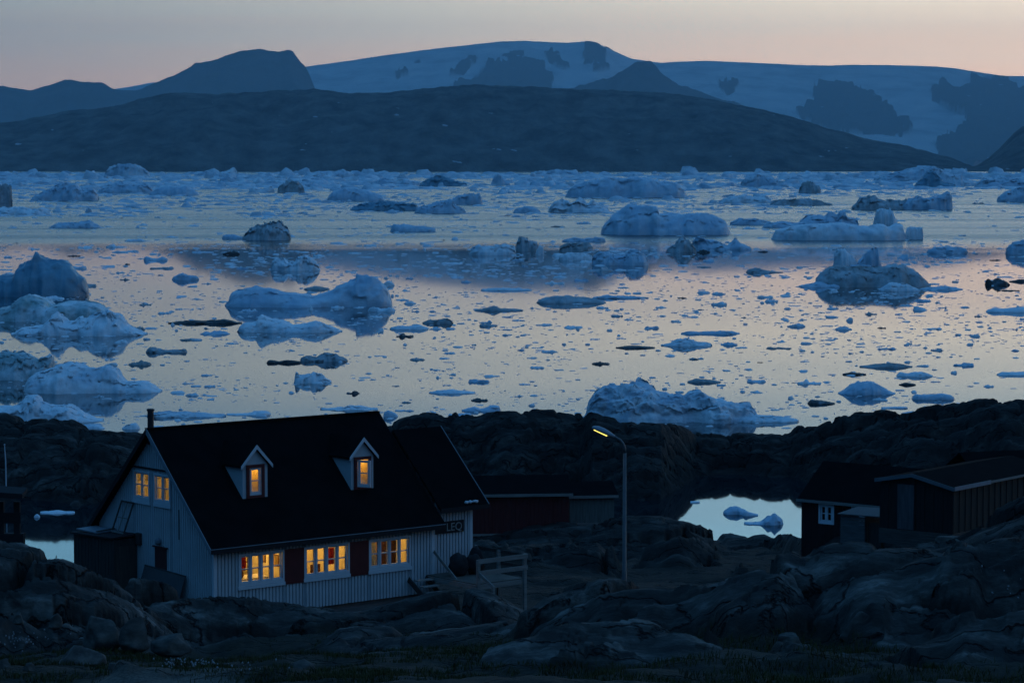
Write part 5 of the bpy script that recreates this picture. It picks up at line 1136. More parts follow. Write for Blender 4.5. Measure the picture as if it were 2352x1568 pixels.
def build_dormer(par, label, is_open):
    s0, s1, sm, gd, zb0, zap, zev, hw = par
    print('dormer', [round(v, 2) for v in par])
    mbW = MB()
    gback = lambda z: (z - Z_EAVE) / RISE - OV          # where the main roof reaches height z
    wx0, wx1, wz0, wz1 = sm - .27, sm + .27, zb0 + .10, zb0 + 1.12
    fx0, fx1, fz1 = sm - .40, sm + .40, zb0 + 1.24
    zr_ = zap - .10
    # front wall round the opening
    zt0 = zev + .02
    def ftop(s): return zap - .14 - abs(s - sm) * 1.08
    mbW.poly([(s0, gd, zb0 - .05), (wx0, gd, zb0 - .05), (wx0, gd, ftop(wx0)), (s0, gd, ftop(s0))], [(0, 1, 2, 3)])
    mbW.poly([(wx1, gd, zb0 - .05), (s1, gd, zb0 - .05), (s1, gd, ftop(s1)), (wx1, gd, ftop(wx1))], [(0, 1, 2, 3)])
    mbW.poly([(wx0, gd, zb0 - .05), (wx1, gd, zb0 - .05), (wx1, gd, wz0), (wx0, gd, wz0)], [(0, 1, 2, 3)])
    mbW.poly([(wx0, gd, wz1), (wx1, gd, wz1), (wx1, gd, ftop(wx1)), (sm, gd, ftop(sm)), (wx0, gd, ftop(wx0))], [(0, 1, 2, 3, 4)])
    for s_ in (s0, s1): mbW.poly([(s_, gd, zb0 - .05), (s_, gd, ftop(s0)), (s_, gback(ftop(s0)) + .02, ftop(s0))], [(0, 1, 2)])
    base = mbW.build('dormer', M_white, house); base['label'] = label
    # gabled roof
    for sg in (-1, 1):
        mb = MB(); e = hw + .13
        def q(s_, z_, g_): return (sm + sg * s_, g_, z_)
        zt_, zl_ = zap, zap - e * 1.08
        ring = [q(0, zt_, gd - .12), q(e, zl_, gd - .12), q(e, zl_, gback(zl_) + .06), q(0, zt_, gback(zt_) + .06)]
        low = [(p[0], p[1], p[2] - .07) for p in ring]
        mb.poly(ring + low, [(0, 1, 2, 3), (7, 6, 5, 4), (0, 4, 5, 1), (1, 5, 6, 2), (2, 6, 7, 3), (3, 7, 4, 0)])
        mb.build('dormer_roof', M_roof, base)
        mb = MB(); mb.prism([q(0, zt_ + .02, gd - .15), q(e + .02, zl_ - .0, gd - .15), q(e + .02, zl_ - .13, gd - .15), q(0, zt_ - .14, gd - .15)], (0, .027, 0)); mb.build('bargeboard', M_trim, base)
    mb = MB()
    mb.box(fx0, wx0, gd - .05, gd - .003, zb0 + .0, fz1); mb.box(wx1, fx1, gd - .05, gd - .003, zb0, fz1); mb.box(wx0, wx1, gd - .05, gd - .003, wz1, fz1); mb.box(wx0, wx1, gd - .05, gd - .003, zb0, wz0)
    mb.build('red_frame', M_red, base)
    # lit room behind, with a slanted cream panel added so the opening looks bright
    mb = MB(); gi = gd + 1.3; m0, m1 = wx0 - .25, wx1 + .25; zi0, zi1 = wz0 - .25, wz1 + .12
    for qd in ([(m0, gi, zi0), (m1, gi, zi0), (m1, gi, zi1), (m0, gi, zi1)], [(m0, gd + .02, zi0), (m0, gi, zi0), (m0, gi, zi1), (m0, gd + .02, zi1)], [(m1, gd + .02, zi0), (m1, gi, zi0), (m1, gi, zi1), (m1, gd + .02, zi1)], [(m0, gd + .02, zi1), (m1, gd + .02, zi1), (m1, gi, zi1), (m0, gi, zi1)], [(m0, gd + .03, zb0 + .07), (m1, gd + .03, zb0 + .07), (m1, gi, zb0 + .07 + 1.27 * RISE), (m0, gi, zb0 + .07 + 1.27 * RISE)]):
        mb.poly(qd, [(0, 1, 2, 3)])
    mb.build('interior', M_room, base)
    lamp(sm + .12, gd + .75, zi1 - .13, 2.6 * ROOM, .06, (1.0, .50, .09))
    pl = lambda u, o, z: (u, gd - o, z)
    if not is_open:
        window(base, pl, wx0, wx1, wz0, wz1, 1, out=.02, sill=False, fr=.03, glass=False)
    else:
        ang = R(62); ca, sa = math.cos(ang), math.sin(ang)
        pl2 = lambda u, o, z: (wx0 + .02 + (u - wx0) * ca - o * sa, gd - .04 - (u - wx0) * sa - o * ca, z)
        window(base, pl2, wx0, wx1, wz0, wz1, 1, out=.02, sill=False, fr=.03, glass=False, label='window sash swung open')
build_dormer(dormer(576, 635, 1183, 1178, 1055.5, '', False), 'left dormer with a closed window', False)
build_dormer(dormer(833, 886, 1163, 1156, 1037.7, '', True), 'right dormer with an open window', True)

# ---- annex behind the right gable
annex = thing('annex', 'lower white annex with black roof joined to the right end of the white house', 'annex', tuple(HP(HLEN, .35, 0)), hrot)
AL, AW = 2.15, 5.3
ZA_E = 9.78; ASL = .93
atop = lambda g: ZA_E + (min(g, AW - g) + .4) * ASL
mb = MB(); corrugated(mb, lambda u, o, z: (u, -o, z), .05, .36, 7.25, lambda u: 9.40, [], -1); corrugated(mb, lambda u, o, z: (u, -o, z), .36, AL, 7.25, lambda u: atop(0) - .14, [], -1); corrugated(mb, lambda u, o, z: (AL + o, u, z), 0, AW, 6.9, lambda g: atop(g) - .14, [], 1)
mb.build('wall', M_white, annex)
mb = MB(); mb.box(AL - .07, AL + .065, -.065, .06, 7.2, atop(0) - .2); mb.build('corner_board', M_trim, annex)
for side in (0, 1):
    mb = MB(); hf = AW / 2 + .4
    def rp(s, d, t):
        g = -.4 + d if side == 0 else AW + .4 - d
        return (s, g, ZA_E + d * ASL - t)
    ring = [rp(.38, 0, 0), rp(AL + .62, 0, 0), rp(AL + .62, hf, 0), rp(.38, hf, 0)]; low = [(p[0], p[1], p[2] - .12) for p in ring]
    mb.poly(ring + low, [(0, 1, 2, 3), (7, 6, 5, 4), (0, 4, 5, 1), (1, 5, 6, 2), (2, 6, 7, 3), (3, 7, 4, 0)]); mb.build('roof', M_roof, annex)
mb = MB(); mb.prism([(AL + .62, -.4, ZA_E + .03), (AL + .62, AW / 2, ZA_E + hf * ASL + .03), (AL + .62, AW / 2, ZA_E + hf * ASL - .1), (AL + .62, -.4, ZA_E - .12)], (.025, 0, 0)); mb.build('bargeboard', M_edge, annex)
mb = MB(); mb.box(.38, AL + .62, -.43, -.403, ZA_E - .14, ZA_E + .02); mb.build('eave_board', M_black, annex)
# name board with routed letters
sg = thing('name_sign', 'black name board with pale letters LEQ under the annex eave', 'sign', tuple(HP(HLEN + .35, .27, 0)), hrot)
zs = wall_hit(1080, 1247, .35)[1]
mb = MB(); mb.box(-.30, 1.40, -.035, 0, zs - .23, zs + .23); mb.build('board', M_black, sg, bevel=.01)
cu = bpy.data.curves.new('letters', 'FONT'); cu.body = 'LEQ'; cu.size = .44; cu.extrude = .006; cu.align_x = 'RIGHT'
tmp = bpy.data.objects.new('letters', cu); COL.objects.link(tmp); bpy.context.view_layer.update()
me = bpy.data.meshes.new_from_object(tmp.evaluated_get(bpy.context.evaluated_depsgraph_get())); bpy.data.objects.remove(tmp)
lt = link('lettering', me, flat('pale_letter_paint', (.26, .26, .25)), sg); lt.location = (1.30, -.043, zs - .15); lt.rotation_euler = (math.pi / 2, 0, 0)
# three pale lumps lie along the annex eave
for i, (xx, ww) in enumerate(((1109, .085), (1118, .07), (1130, .13))):
    s_, z_ = wall_hit(xx, 1212, 0.0)
    bm = bmesh.new(); bmesh.ops.create_icosphere(bm, subdivisions=2, radius=1)
    for v in bm.verts: v.co = Vector((v.co.x * ww, v.co.y * .10, v.co.z * .07)) * (1 + .2 * random.uniform(-1, 1))
    me = bpy.data.meshes.new('stone'); bm.to_mesh(me); bm.free(); o = link('stone', me, M_trim, smooth=True); o.location = HP(s_, .05, ZA_E + .12 + .04); o.rotation_euler = (0, 0, hrot)
    tag(o, ('leftmost of three pale lumps lying on the annex eave', 'middle and smallest of three pale lumps lying on the annex eave', 'widest of three pale lumps lying on the annex eave')[i], 'stone', 'pale stones on the annex eave')

# ---- deck and stairs
deck = thing('wooden_deck', 'grey wooden deck on posts with railing and steps beside the annex', 'deck', tuple(HP(HLEN, 0, 0)), hrot)
ZD = 7.32
mb = MB()
for i in range(24):
    g_ = -3.05 + i * .125; mb.box(-.32, 2.0, g_, g_ + .115, ZD - .035, ZD)
mb.build('floor_boards', wood('deck_boards', (.06, .058, .05), (.12, .11, .095), False), deck)
mb = MB(); mb.box(-.35, 2.06, -3.11, -3.06, ZD - .22, ZD - .04); mb.box(2.005, 2.055, -3.055, .0, ZD - .22, ZD - .04); mb.box(-.37, -.325, -3.055, 0, ZD - .2, ZD - .04); mb.build('rim_beam', M_gywood, deck)
for s_, g_, zt_ in ((-.30, -3.16, ZD + .92), (1.98, -3.16, ZD + .95), (1.98, -.2, ZD + .95), (1.98, -1.6, ZD + .9)):
    mb = MB(); p = HP(HLEN + s_, g_, 0); zg = ground_z(p.x, p.y) - .3
    mb.box(s_ - .065, s_ + .065, g_ - .05, g_ + .05, zg, zt_); mb.build('post', M_gywood, deck)
for zz in (.42, .86):
    mb = MB(); mb.box(-.36, 2.06, -3.245, -3.212, ZD + zz - .08, ZD + zz + .09); mb.build('rail', M_gywood, deck)
    mb = MB(); mb.box(2.032, 2.065, -3.2, -.1, ZD + zz - .06, ZD + zz + .07); mb.build('rail', M_dkwood, deck)
# steps
sw0, sw1 = -1.25, -.42
for k in range(5):
    mb = MB(); g_ = -.35 - k * .34; z_ = ZD - .08 - k * .20; mb.box(sw0 + .05, sw1 - .02, g_ - .30, g_, z_ - .04, z_); mb.build('step', M_gywood, deck)
for s_ in (sw0, sw1):
    mb = MB(); mb.beam((s_, -.1, ZD - .08), (s_, -2.0, ZD - 1.22), .04, .22); mb.build('stringer', M_dkwood, deck)
mb = MB(); mb.beam((-.02, -.12, ZD + .88), (-.10, -1.9, ZD - .25), .05, .12); mb.build('handrail', M_gywood, deck)
mb = MB(); mb.beam((-.30, -3.22, ZD + .40), (-.22, -3.95, ZD - .02), .05, .12); mb.build('handrail', M_gywood, deck)
mb = MB(); p = HP(HLEN - .22, -3.95, 0); mb.box(-.27, -.17, -4.0, -3.9, ground_z(p.x, p.y) - .3, ZD + .02); mb.build('post', M_gywood, deck)
# dark bundles on the deck
def bundle(s, g, z, w, d, h, label, seed, name='rubbish_bag'):
    bm = bmesh.new(); bmesh.ops.create_icosphere(bm, subdivisions=3, radius=1)
    co = np.array([v.co[:] for v in bm.verts]); n_ = fbm(co[:, 0] * 1.8 + seed, co[:, 1] * 1.8, co[:, 2] * 1.8, octv=4, seed=seed)
    for v, q, k_ in zip(bm.verts, co, n_): v.co = (q[0] * w * (1 + .25 * k_) * (1 - .25 * q[2]), q[1] * d * (1 + .25 * k_), max(q[2], -.9) * h * (1 + .18 * k_) + h * .9)
    me = bpy.data.meshes.new(name); bm.to_mesh(me); bm.free(); o = link(name, me, M_black, smooth=True); o.location = HP(s, g, z); o.rotation_euler = (0, 0, hrot); return tag(o, label, 'bag')
bundle(HLEN + .45, -1.0, ZD, .42, .32, .46, 'big black bag slumped on the deck against the annex wall', 3)
bundle(HLEN + 1.25, -1.0, ZD, .34, .30, .40, 'black bag on the deck behind the railing post', 4)
bundle(HLEN + 1.75, -.5, ZD, .30, .28, .50, 'upright dark bag at the far corner of the deck', 5)

# ---- lean-to shed, ladder, leaning panel by the left gable
lean = thing('lean_to_shed', 'dark wooden lean-to shed against the left gable of the white house', 'shed', tuple(HP(0, 0, 0)), hrot)
g0, g1, sF = 5.13, 8.0, -1.1
mb = MB(); n_ = 24
for i in range(n_):
    a = g0 + (g1 - g0) * i / n_; b2 = g0 + (g1 - g0) * (i + 1) / n_ - .012
    za = 9.08 - .03 * (a - g0); mb.box(sF + (.0 if i % 2 else .012), sF + .06, a, b2, 5.2, za)
n2_ = 8
for i in range(n2_):
    a = sF + .062 + (.98) * i / n2_; mb.box(a, a + .98 / n2_ - .012, g0, g0 + .05, 5.2, 9.08); mb.box(a, a + .98 / n2_ - .012, g1 - .05, g1, 5.2, 9.0)
mb.build('wall', M_dkwood, lean)
mb = MB(); mb.poly([(sF - .1, g0 - .08, 9.17), (sF - .1, g1 + .08, 9.08), (-.06, g1 + .08, 9.14), (-.06, g0 - .08, 9.23), (sF - .1, g0 - .08, 9.10), (sF - .1, g1 + .08, 9.01), (-.06, g1 + .08, 9.07), (-.06, g0 - .08, 9.16)], [(0, 1, 2, 3), (7, 6, 5, 4), (0, 4, 5, 1), (1, 5, 6, 2), (2, 6, 7, 3), (3, 7, 4, 0)]); mb.build('roof', M_black, lean)
mb = MB(); mb.box(sF + .12, sF + .98, g0 - .03, g0 - .004, 6.0, 8.80); mb.build('door', wood('dark_brown_boards', (.045, .035, .03), (.085, .07, .06)), lean)
t = thing('hatch_board', 'pale board lying on the flat roof of the lean-to shed', 'board', tuple(HP(-.55, 7.2, 9.18)), hrot)
mb = MB(); mb.box(-.45, .42, -.75, .75, 0, .05); mb.build('board', flat('blue_grey_board', (.16, .19, .22)), t); mb = MB(); mb.box(-.4, .4, -.7, -.6, .05, .09); mb.build('batten', M_dkwood, t)
t.rotation_euler = (0, -.06, hrot)
lad = thing('old_sash_window', 'old empty window sash leaning against the left gable on the lean-to roof', 'window sash', tuple(HP(-.47, 5.75, 9.22)), hrot)
for y_ in (-.42, .42): mb = MB(); mb.beam((-.05, y_, 0), (.32, y_ - .10, 1.12), .06, .05); mb.build('stile', M_dkwood, lad)
for k in range(2): mb = MB(); mb.beam((-.05 + .37 * k, -.42 - .10 * k, 1.12 * k + .03), (-.05 + .37 * k, .42 - .10 * k, 1.12 * k + .03), .05, .06); mb.build('cross_rail', M_gywood if k == 0 else M_dkwood, lad)
mb = MB(); mb.beam((-.05, 0, 0), (.32, -.10, 1.12), .03, .03); mb.beam((.14, -.46, .56), (.14, .36, .56), .03, .03); mb.build('muntin', M_gywood, lad)
pa, za = wall_hit_s(429, 1357, -.35); pb, zb2 = wall_hit_s(333, 1356, -.35)
t = thing('leaning_panel', 'dark sheet panel leaning on the left gable under the small door', 'panel', tuple(HP(0, 0, 0)), hrot)
mb = MB(); mb.prism([(-.75, pa, 6.2), (-.75, pb + .05, 6.2), (-.12, pb, (za + zb2) / 2 + .1), (-.12, pa, (za + zb2) / 2)], (-.03, 0, .012)); mb.build('sheet', flat('dark_grey_sheet', (.06, .065, .07)), t)
mb = MB(); mb.beam((-.15, pa, (za + zb2) / 2 - .02), (-.15, pb, (za + zb2) / 2 + .08), .04, .04); mb.build('edge_batten', M_dkwood, t)
# ================================================================== street lamp
LYd = 82.0
bx_, _, _ = at_Y(1434, 1365, LYd); tx_, _, tz_ = at_Y(1437, 1040, LYd)
lx = float(bx_); gz = ground_z(lx, LYd)
lampo = thing('street_lamp', 'tall grey street lamp with a glowing yellow head behind the right rock ridge', 'street lamp', (lx, LYd, gz - .2))
zt = float(tz_) - (gz - .2)
M_galv = noise_mat('galvanised_steel', [(.3, (.05, .058, .066)), (.7, (.09, .10, .11))], scale=3, rough=.45, bump=0, spec=.5)
mb = MB(); mb.tube([(0, 0, 0), (0, 0, 2.6), (0, 0, 2.62), (0, 0, zt)], [.078, .076, .062, .052], 14); mb.build('pole', M_galv, lampo, smooth=True)
arm = [(0, 0, zt), (-.01, 0, zt + .16), (-.06, .01, zt + .30), (-.15, .02, zt + .40), (-.28, .03, zt + .48), (-.36, .04, zt + .52)]
mb = MB(); mb.tube(arm, [.05, .05, .048, .046, .045, .045], 12); mb.build('arm', M_galv, lampo, smooth=True)
# lantern: a tapered shell along its own axis, its lens on the underside
dirv = Vector((-.86, .10, .36)).normalized(); up = Vector((.36, 0, .93)); sdv = dirv.cross(up).normalized(); up = sdv.cross(dirv).normalized()
o0 = Vector(arm[-1]) - dirv * .05
secs = [(0, .05, .05, .05), (.10, .075, .07, .06), (.24, .12, .105, .06), (.40, .15, .125, .055), (.58, .15, .115, .05), (.70, .12, .075, .045), (.76, .06, .03, .03)]
mb = MB(); n = 14; base = len(mb.v)
for d, w, hu, hd in secs:
    for i in range(n):
        a = 2 * math.pi * i / n; c, s_ = math.cos(a), math.sin(a)
        mb.v.append(tuple(o0 + dirv * d + sdv * (w * c) + up * ((hu if s_ > 0 else hd) * s_)))
for k in range(len(secs) - 1):
    for i in range(n): j = (i + 1) % n; mb.f.append((k * n + i, k * n + j, (k + 1) * n + j, (k + 1) * n + i))
mb.f.append(tuple(range(n))); mb.f.append(tuple((len(secs) - 1) * n + i for i in range(n))[::-1])
mb.build('lamp_head', flat('lamp_housing_grey', (.22, .26, .30), .4, var=.05), lampo, smooth=True)
me_, ntl, bl = new_mat('lamp_glow'); bl.inputs['Base Color'].default_value = (.9, .8, .3, 1); bl.inputs['Emission Color'].default_value = (1.0, .80, .16, 1); bl.inputs['Emission Strength'].default_value = 1.5
mb = MB()
q = lambda d, w, h: tuple(o0 + dirv * d + sdv * w + up * h)
mb.prism([q(.22, -.12, -.05), q(.22, .12, -.05), q(.68, .11, -.035), q(.68, -.11, -.035)], tuple(up * -.026)); mb.build('lamp_lens', me_, lampo, bevel=.012)

# ================================================================== sheds by the lagoon
def quad_frame(xl, yl, Yl, xr, yr, Yr):
    A = Vector(at_Y(xl, yl, Yl)); B = Vector(at_Y(xr, yr, Yr)); return A, B
def board_wall(mb, A, B, z0, ztopf, n, back, gap=.012, step=.012):
    d = (B - A); ln = math.hypot(d.x, d.y); u = Vector((d.x, d.y, 0)) / ln; nr = Vector((-u.y, u.x, 0))
    for i in range(n):
        a = ln * i / n; b2 = ln * (i + 1) / n - gap; o = step if i % 2 else 0
        p0 = Vector((A.x, A.y, 0)) + u * a + nr * o; p1 = Vector((A.x, A.y, 0)) + u * b2 + nr * o
        q0, q1 = p0 + nr * back, p1 + nr * back
        za, zb2 = ztopf(a / ln), ztopf(b2 / ln)
        mb.poly([(p0.x, p0.y, z0), (p1.x, p1.y, z0), (q1.x, q1.y, z0), (q0.x, q0.y, z0), (p0.x, p0.y, za), (p1.x, p1.y, zb2), (q1.x, q1.y, zb2), (q0.x, q0.y, za)], [(0, 3, 2, 1), (4, 5, 6, 7), (0, 1, 5, 4), (1, 2, 6, 5), (2, 3, 7, 6), (3, 0, 4, 7)])
    return u, nr, ln
M_redshed = wood('dark_red_boards', (.060, .010, .010), (.11, .018, .018))
M_greyshed = wood('green_grey_boards', (.085, .10, .095), (.15, .17, .16))
def simple_shed(name, label, xl, xr, ytop, ybot, Y, skew, depth, ridge, mat, fascia, n):
    A, B = quad_frame(xl, ybot, Y, xr, ybot, Y + skew)
    t = thing(name, label, 'shed', (A.x, A.y, A.z))
    ln = math.hypot(B.x - A.x, B.y - A.y); ang = math.atan2(B.y - A.y, B.x - A.x); t.rotation_euler = (0, 0, ang)
    h = float(at_Y(xl, ytop, Y)[2]) - A.z
    mb = MB(); board_wall(mb, Vector((0, 0, 0)), Vector((ln, 0, 0)), -.8, lambda f: h, n, .05)
    board_wall(mb, Vector((ln, .06, 0)), Vector((ln, depth, 0)), -.8, lambda f: h + ridge * (1 - abs(2 * f - 1)), n // 2, .05)
    board_wall(mb, Vector((.05, .06, 0)), Vector((.05, depth, 0)), -.8, lambda f: h + ridge * (1 - abs(2 * f - 1)), n // 2, .05)
    board_wall(mb, Vector((0, depth, 0)), Vector((ln, depth, 0)), -.8, lambda f: h, n, .05)
    mb.build('wall', mat, t)
    for sd in (0, 1):
        e = .22
        f = lambda y: h + ridge * (1 - abs(2 * y / depth - 1)) + .06
        y0, y1 = (-e, depth / 2) if sd == 0 else (depth / 2, depth + e)
        ring = [(-.2, y0, f(y0)), (ln + .2, y0, f(y0)), (ln + .2, y1, f(y1)), (-.2, y1, f(y1))]; up_ = [(p[0], p[1], p[2] + .07) for p in ring]
        mb = MB(); mb.poly(ring + up_, [(3, 2, 1, 0), (4, 5, 6, 7), (0, 1, 5, 4), (1, 2, 6, 5), (2, 3, 7, 6), (3, 0, 4, 7)]); mb.build('roof', M_roof, t)
    mb = MB(); y0 = -.22; z_ = h + ridge * (1 - abs(2 * y0 / depth - 1)); mb.box(-.2, ln + .2, -.25, -.223, z_ - .02, z_ + .14); mb.build('fascia', fascia, t)
    mb = MB(); mb.box(-.02, ln + .02, -.05, -.004, -.02, .10); mb.build('base_board', M_gywood, t)
    return t
simple_shed('red_shed', 'dark red shed with a black roof standing by the lagoon behind the annex', 1078, 1307, 1137, 1230, 150, .6, 4.2, .75, M_redshed, M_gywood, 26)
simple_shed('grey_shed', 'small green-grey shed beside the right end of the dark red shed', 1309, 1411, 1140, 1205, 154, .4, 3.4, .55, M_greyshed, M_gywood, 14)

# ---- compound at the right: little red hut, tall black shed, lean-to, all on one pair of axes
U = Vector((.616, .788, 0)).normalized(); V = Vector((-.788, .616, 0)).normalized()
def hut_axes(t, P, u):
    t.location = P; t.rotation_euler = (0, 0, math.atan2(u.y, u.x))
M_huttrim = flat('blue_white_window_paint', (.62, .66, .70), .5)
M_hutred = wood('black_red_boards', (.012, .006, .006), (.026, .010, .010))
# hut: front wall runs along -V from its left corner
P0 = Vector(at_Y(1841, 1234, 130)); z0 = P0.z
hut = thing('red_hut', 'small dark hut with white-framed windows and black roof by the lagoon', 'hut', tuple(P0), math.atan2(-V.y, -V.x))
def hut_hit(x, y):
    a, b = ray(x, y); nrm = U; dx = float(a) * nrm.x + nrm.y; t = P0.dot(Vector((nrm.x, nrm.y, 0))) / dx
    p = Vector((float(a) * t, t, CAMZ + float(b) * t)) - P0
    return p.dot(-V), p.z
HLn, HDp = 6.6, 4.6
ze = hut_hit(1843, 1143)[1]; rz = hut_hit(1893, 1073)
wl = []
for (xa, xb, ya, yb) in ((1881, 1916, 1157, 1203), (1956, 1991, 1163, 1211)):
    s0, za = hut_hit(xa, ya); s1, zb2 = hut_hit(xb, yb); wl.append((s0, s1, hut_hit((xa + xb) / 2, yb)[1], hut_hit((xa + xb) / 2, ya)[1]))
mb = MB(); hl = [(w[0] + .02, w[1] - .02, w[2] + .02, w[3] - .02) for w in wl]
corrugated(mb, lambda u, o, z: (u, -o, z), 0, HLn, -1.0, lambda u: ze - .05, hl, -1, period=.16, depth=.012)
RZ = ze + 1.55
corrugated(mb, lambda u, o, z: (-o, u, z), 0, HDp, -1.0, lambda g: ze - .05 + (RZ - ze) * (1 - abs(2 * g / HDp - 1)), [], -1, period=.16, depth=.012)
corrugated(mb, lambda u, o, z: (HLn + o, u, z), 0, HDp, -1.0, lambda g: ze - .05 + (RZ - ze) * (1 - abs(2 * g / HDp - 1)), [], 1, period=.16, depth=.012)
mb.build('wall', M_hutred, hut)
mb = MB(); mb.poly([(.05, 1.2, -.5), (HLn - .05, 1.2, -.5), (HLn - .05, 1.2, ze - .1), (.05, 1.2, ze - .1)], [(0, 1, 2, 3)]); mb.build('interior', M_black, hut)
for w in wl: window(hut, lambda u, o, z: (u, -o, z), w[0], w[1], w[2], w[3], 2, frame_mat=M_huttrim, out=.04, sill=False, fr=.10)
for sd in (0, 1):
    f = lambda y: ze + (RZ - ze) * (1 - abs(2 * y / HDp - 1)); y0, y1 = (-.18, HDp / 2) if sd == 0 else (HDp / 2, HDp + .18)
    ring = [(-.18, y0, f(y0)), (HLn + .1, y0, f(y0)), (HLn + .1, y1, f(y1)), (-.18, y1, f(y1))]; up_ = [(p[0], p[1], p[2] + .07) for p in ring]
    mb = MB(); mb.poly(ring + up_, [(3, 2, 1, 0), (4, 5, 6, 7), (0, 1, 5, 4), (1, 2, 6, 5), (2, 3, 7, 6), (3, 0, 4, 7)]); mb.build('roof', M_roof, hut)
mb = MB(); f0 = ze + (RZ - ze) * (1 - abs(2 * -.18 / HDp - 1)); mb.box(-.2, HLn + .1, -.21, -.183, f0 - .05, f0 + .09); mb.build('fascia', M_gywood, hut)
# tall shed: corner nearest to us, one wall along V (to the left and back), one along U (to the right and back)
Pc = Vector(at_Y(2186, 1256, 113))
sh = thing('tall_shed', 'tall black board shed with a low gable and a pale eave board, lower right', 'shed', tuple(Pc), math.atan2(U.y, U.x))
def sh_hit(x, y, nrm):
    a, b = ray(x, y); dx = float(a) * nrm.x + nrm.y; t = Pc.dot(Vector((nrm.x, nrm.y, 0))) / dx
    p = Vector((float(a) * t, t, CAMZ + float(b) * t)) - Pc; return p
# local x = U, y = V
hC = sh_hit(2186, 1120, U).z; pL = sh_hit(2020, 1101, U); pP = sh_hit(2098, 1090, U); wL = pL.dot(V); gP = pP.dot(V)
hL, hP_ = pL.z, pP.z
pR = sh_hit(2318, 1096, V); lR = 9.0; hR = hC
topG = lambda g: hC + (hP_ - hC) * (g / gP) if g < gP else hP_ + (hL - hP_) * (g - gP) / (wL - gP)
mb = MB(); n = 16
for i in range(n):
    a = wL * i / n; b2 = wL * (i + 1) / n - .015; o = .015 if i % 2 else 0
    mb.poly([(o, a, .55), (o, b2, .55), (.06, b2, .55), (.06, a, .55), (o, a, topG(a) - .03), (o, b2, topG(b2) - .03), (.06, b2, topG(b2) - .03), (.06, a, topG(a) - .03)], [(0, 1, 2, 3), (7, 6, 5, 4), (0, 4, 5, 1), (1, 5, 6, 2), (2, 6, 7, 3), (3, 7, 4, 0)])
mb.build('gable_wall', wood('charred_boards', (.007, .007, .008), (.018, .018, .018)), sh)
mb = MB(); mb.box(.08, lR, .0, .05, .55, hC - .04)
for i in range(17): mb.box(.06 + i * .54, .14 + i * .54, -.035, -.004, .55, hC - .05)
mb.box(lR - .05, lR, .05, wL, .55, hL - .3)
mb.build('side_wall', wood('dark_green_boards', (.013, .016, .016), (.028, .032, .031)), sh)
mb = MB()
for i in range(5): mb.box(-.02, lR, -.02 + .006 * (i % 2), .04, -.10 + i * .13, .018 + i * .13)
for i in range(5): mb.box(-.02 + .006 * (i % 2), .04, .042, wL, -.10 + i * .13, .018 + i * .13)
mb.build('plinth', wood('sill_boards', (.035, .038, .038), (.075, .078, .075), False), sh)
for sd in (0, 1):
    if sd == 0: pts = [(-.15, -.18, hC - .18 * (hP_ - hC) / gP), (-.15, gP, hP_), (lR + .1, gP, hP_), (lR + .1, -.18, hC - .18 * (hP_ - hC) / gP)]
    else: pts = [(-.15, gP, hP_), (-.15, wL + .15, hL), (lR + .1, wL + .15, hL), (lR + .1, gP, hP_)]
    up_ = [(p[0], p[1], p[2] + .06) for p in pts]
    mb = MB(); mb.poly(pts + up_, [(3, 2, 1, 0), (4, 5, 6, 7), (0, 1, 5, 4), (1, 2, 6, 5), (2, 3, 7, 6), (3, 0, 4, 7)]); mb.build('roof', M_roof, sh)
M_pale = flat('pale_eave_paint', (.20, .23, .26), .6)
mb = MB(); zz = hC - .18 * (hP_ - hC) / gP; mb.box(-.15, 3.1, -.215, -.183, zz - .07, zz + .10); mb.build('eave_board', M_pale, sh)
mb = MB(); mb.box(3.1, lR, -.20, -.183, zz - .04, zz + .07); mb.build('eave_board', M_gywood, sh)
mb = MB(); mb.prism([(-.18, -.18, zz + .07), (-.18, gP, hP_ + .07), (-.18, gP, hP_ - .09), (-.18, -.18, zz - .09)], (.028, 0, 0)); mb.build('bargeboard', flat('dim_bargeboard', (.12, .14, .16)), sh)
mb = MB(); mb.prism([(-.18, gP, hP_ + .07), (-.18, wL + .15, hL + .07), (-.18, wL + .15, hL - .09), (-.18, gP, hP_ - .09)], (.028, 0, 0)); mb.build('bargeboard', flat('dim_bargeboard', (.12, .14, .16)), sh)
mb = MB(); mb.box(-.05, -.012, gP - .05, gP + .75, .58, hP_ - .45); mb.build('door', wood('grey_door_boards', (.05, .052, .058), (.10, .10, .11)), sh)
# low board lean-to in front of the hut
Pb = Vector(at_Y(1930, 1241, 119))
st = thing('storage_box', 'low grey board box shed with a slanting lid, in front of the dark hut', 'storage shed', tuple(Pb), math.atan2(-V.y, -V.x))
wB = 2.1; hB = float(at_Y(1930, 1182, 119)[2]) - Pb.z
mb = MB()
for i in range(8):
    z_ = -.3 + (hB + .3) * i / 8; mb.box(0, wB * .60, .0 + .01 * (i % 2), .05, z_, z_ + (hB + .3) / 8 - .012); 
for i in range(7): a = .055 + 1.5 * i / 7; mb.box(wB * .6 - .05, wB * .6, a, a + 1.5 / 7 - .012, -.3, hB)
for i in range(7): a = .055 + 1.5 * i / 7; mb.box(0, .05, a, a + 1.5 / 7 - .012, -.3, hB)
mb.build('wall', wood('silvered_boards', (.06, .07, .075), (.13, .14, .145), False), st)
mb = MB(); mb.box(wB * .6 + .02, wB, .25, .30, -.3, hB - .25); mb.box(wB - .06, wB, .0, .24, -.3, hB - .05); mb.build('side_panel', M_dkwood, st)
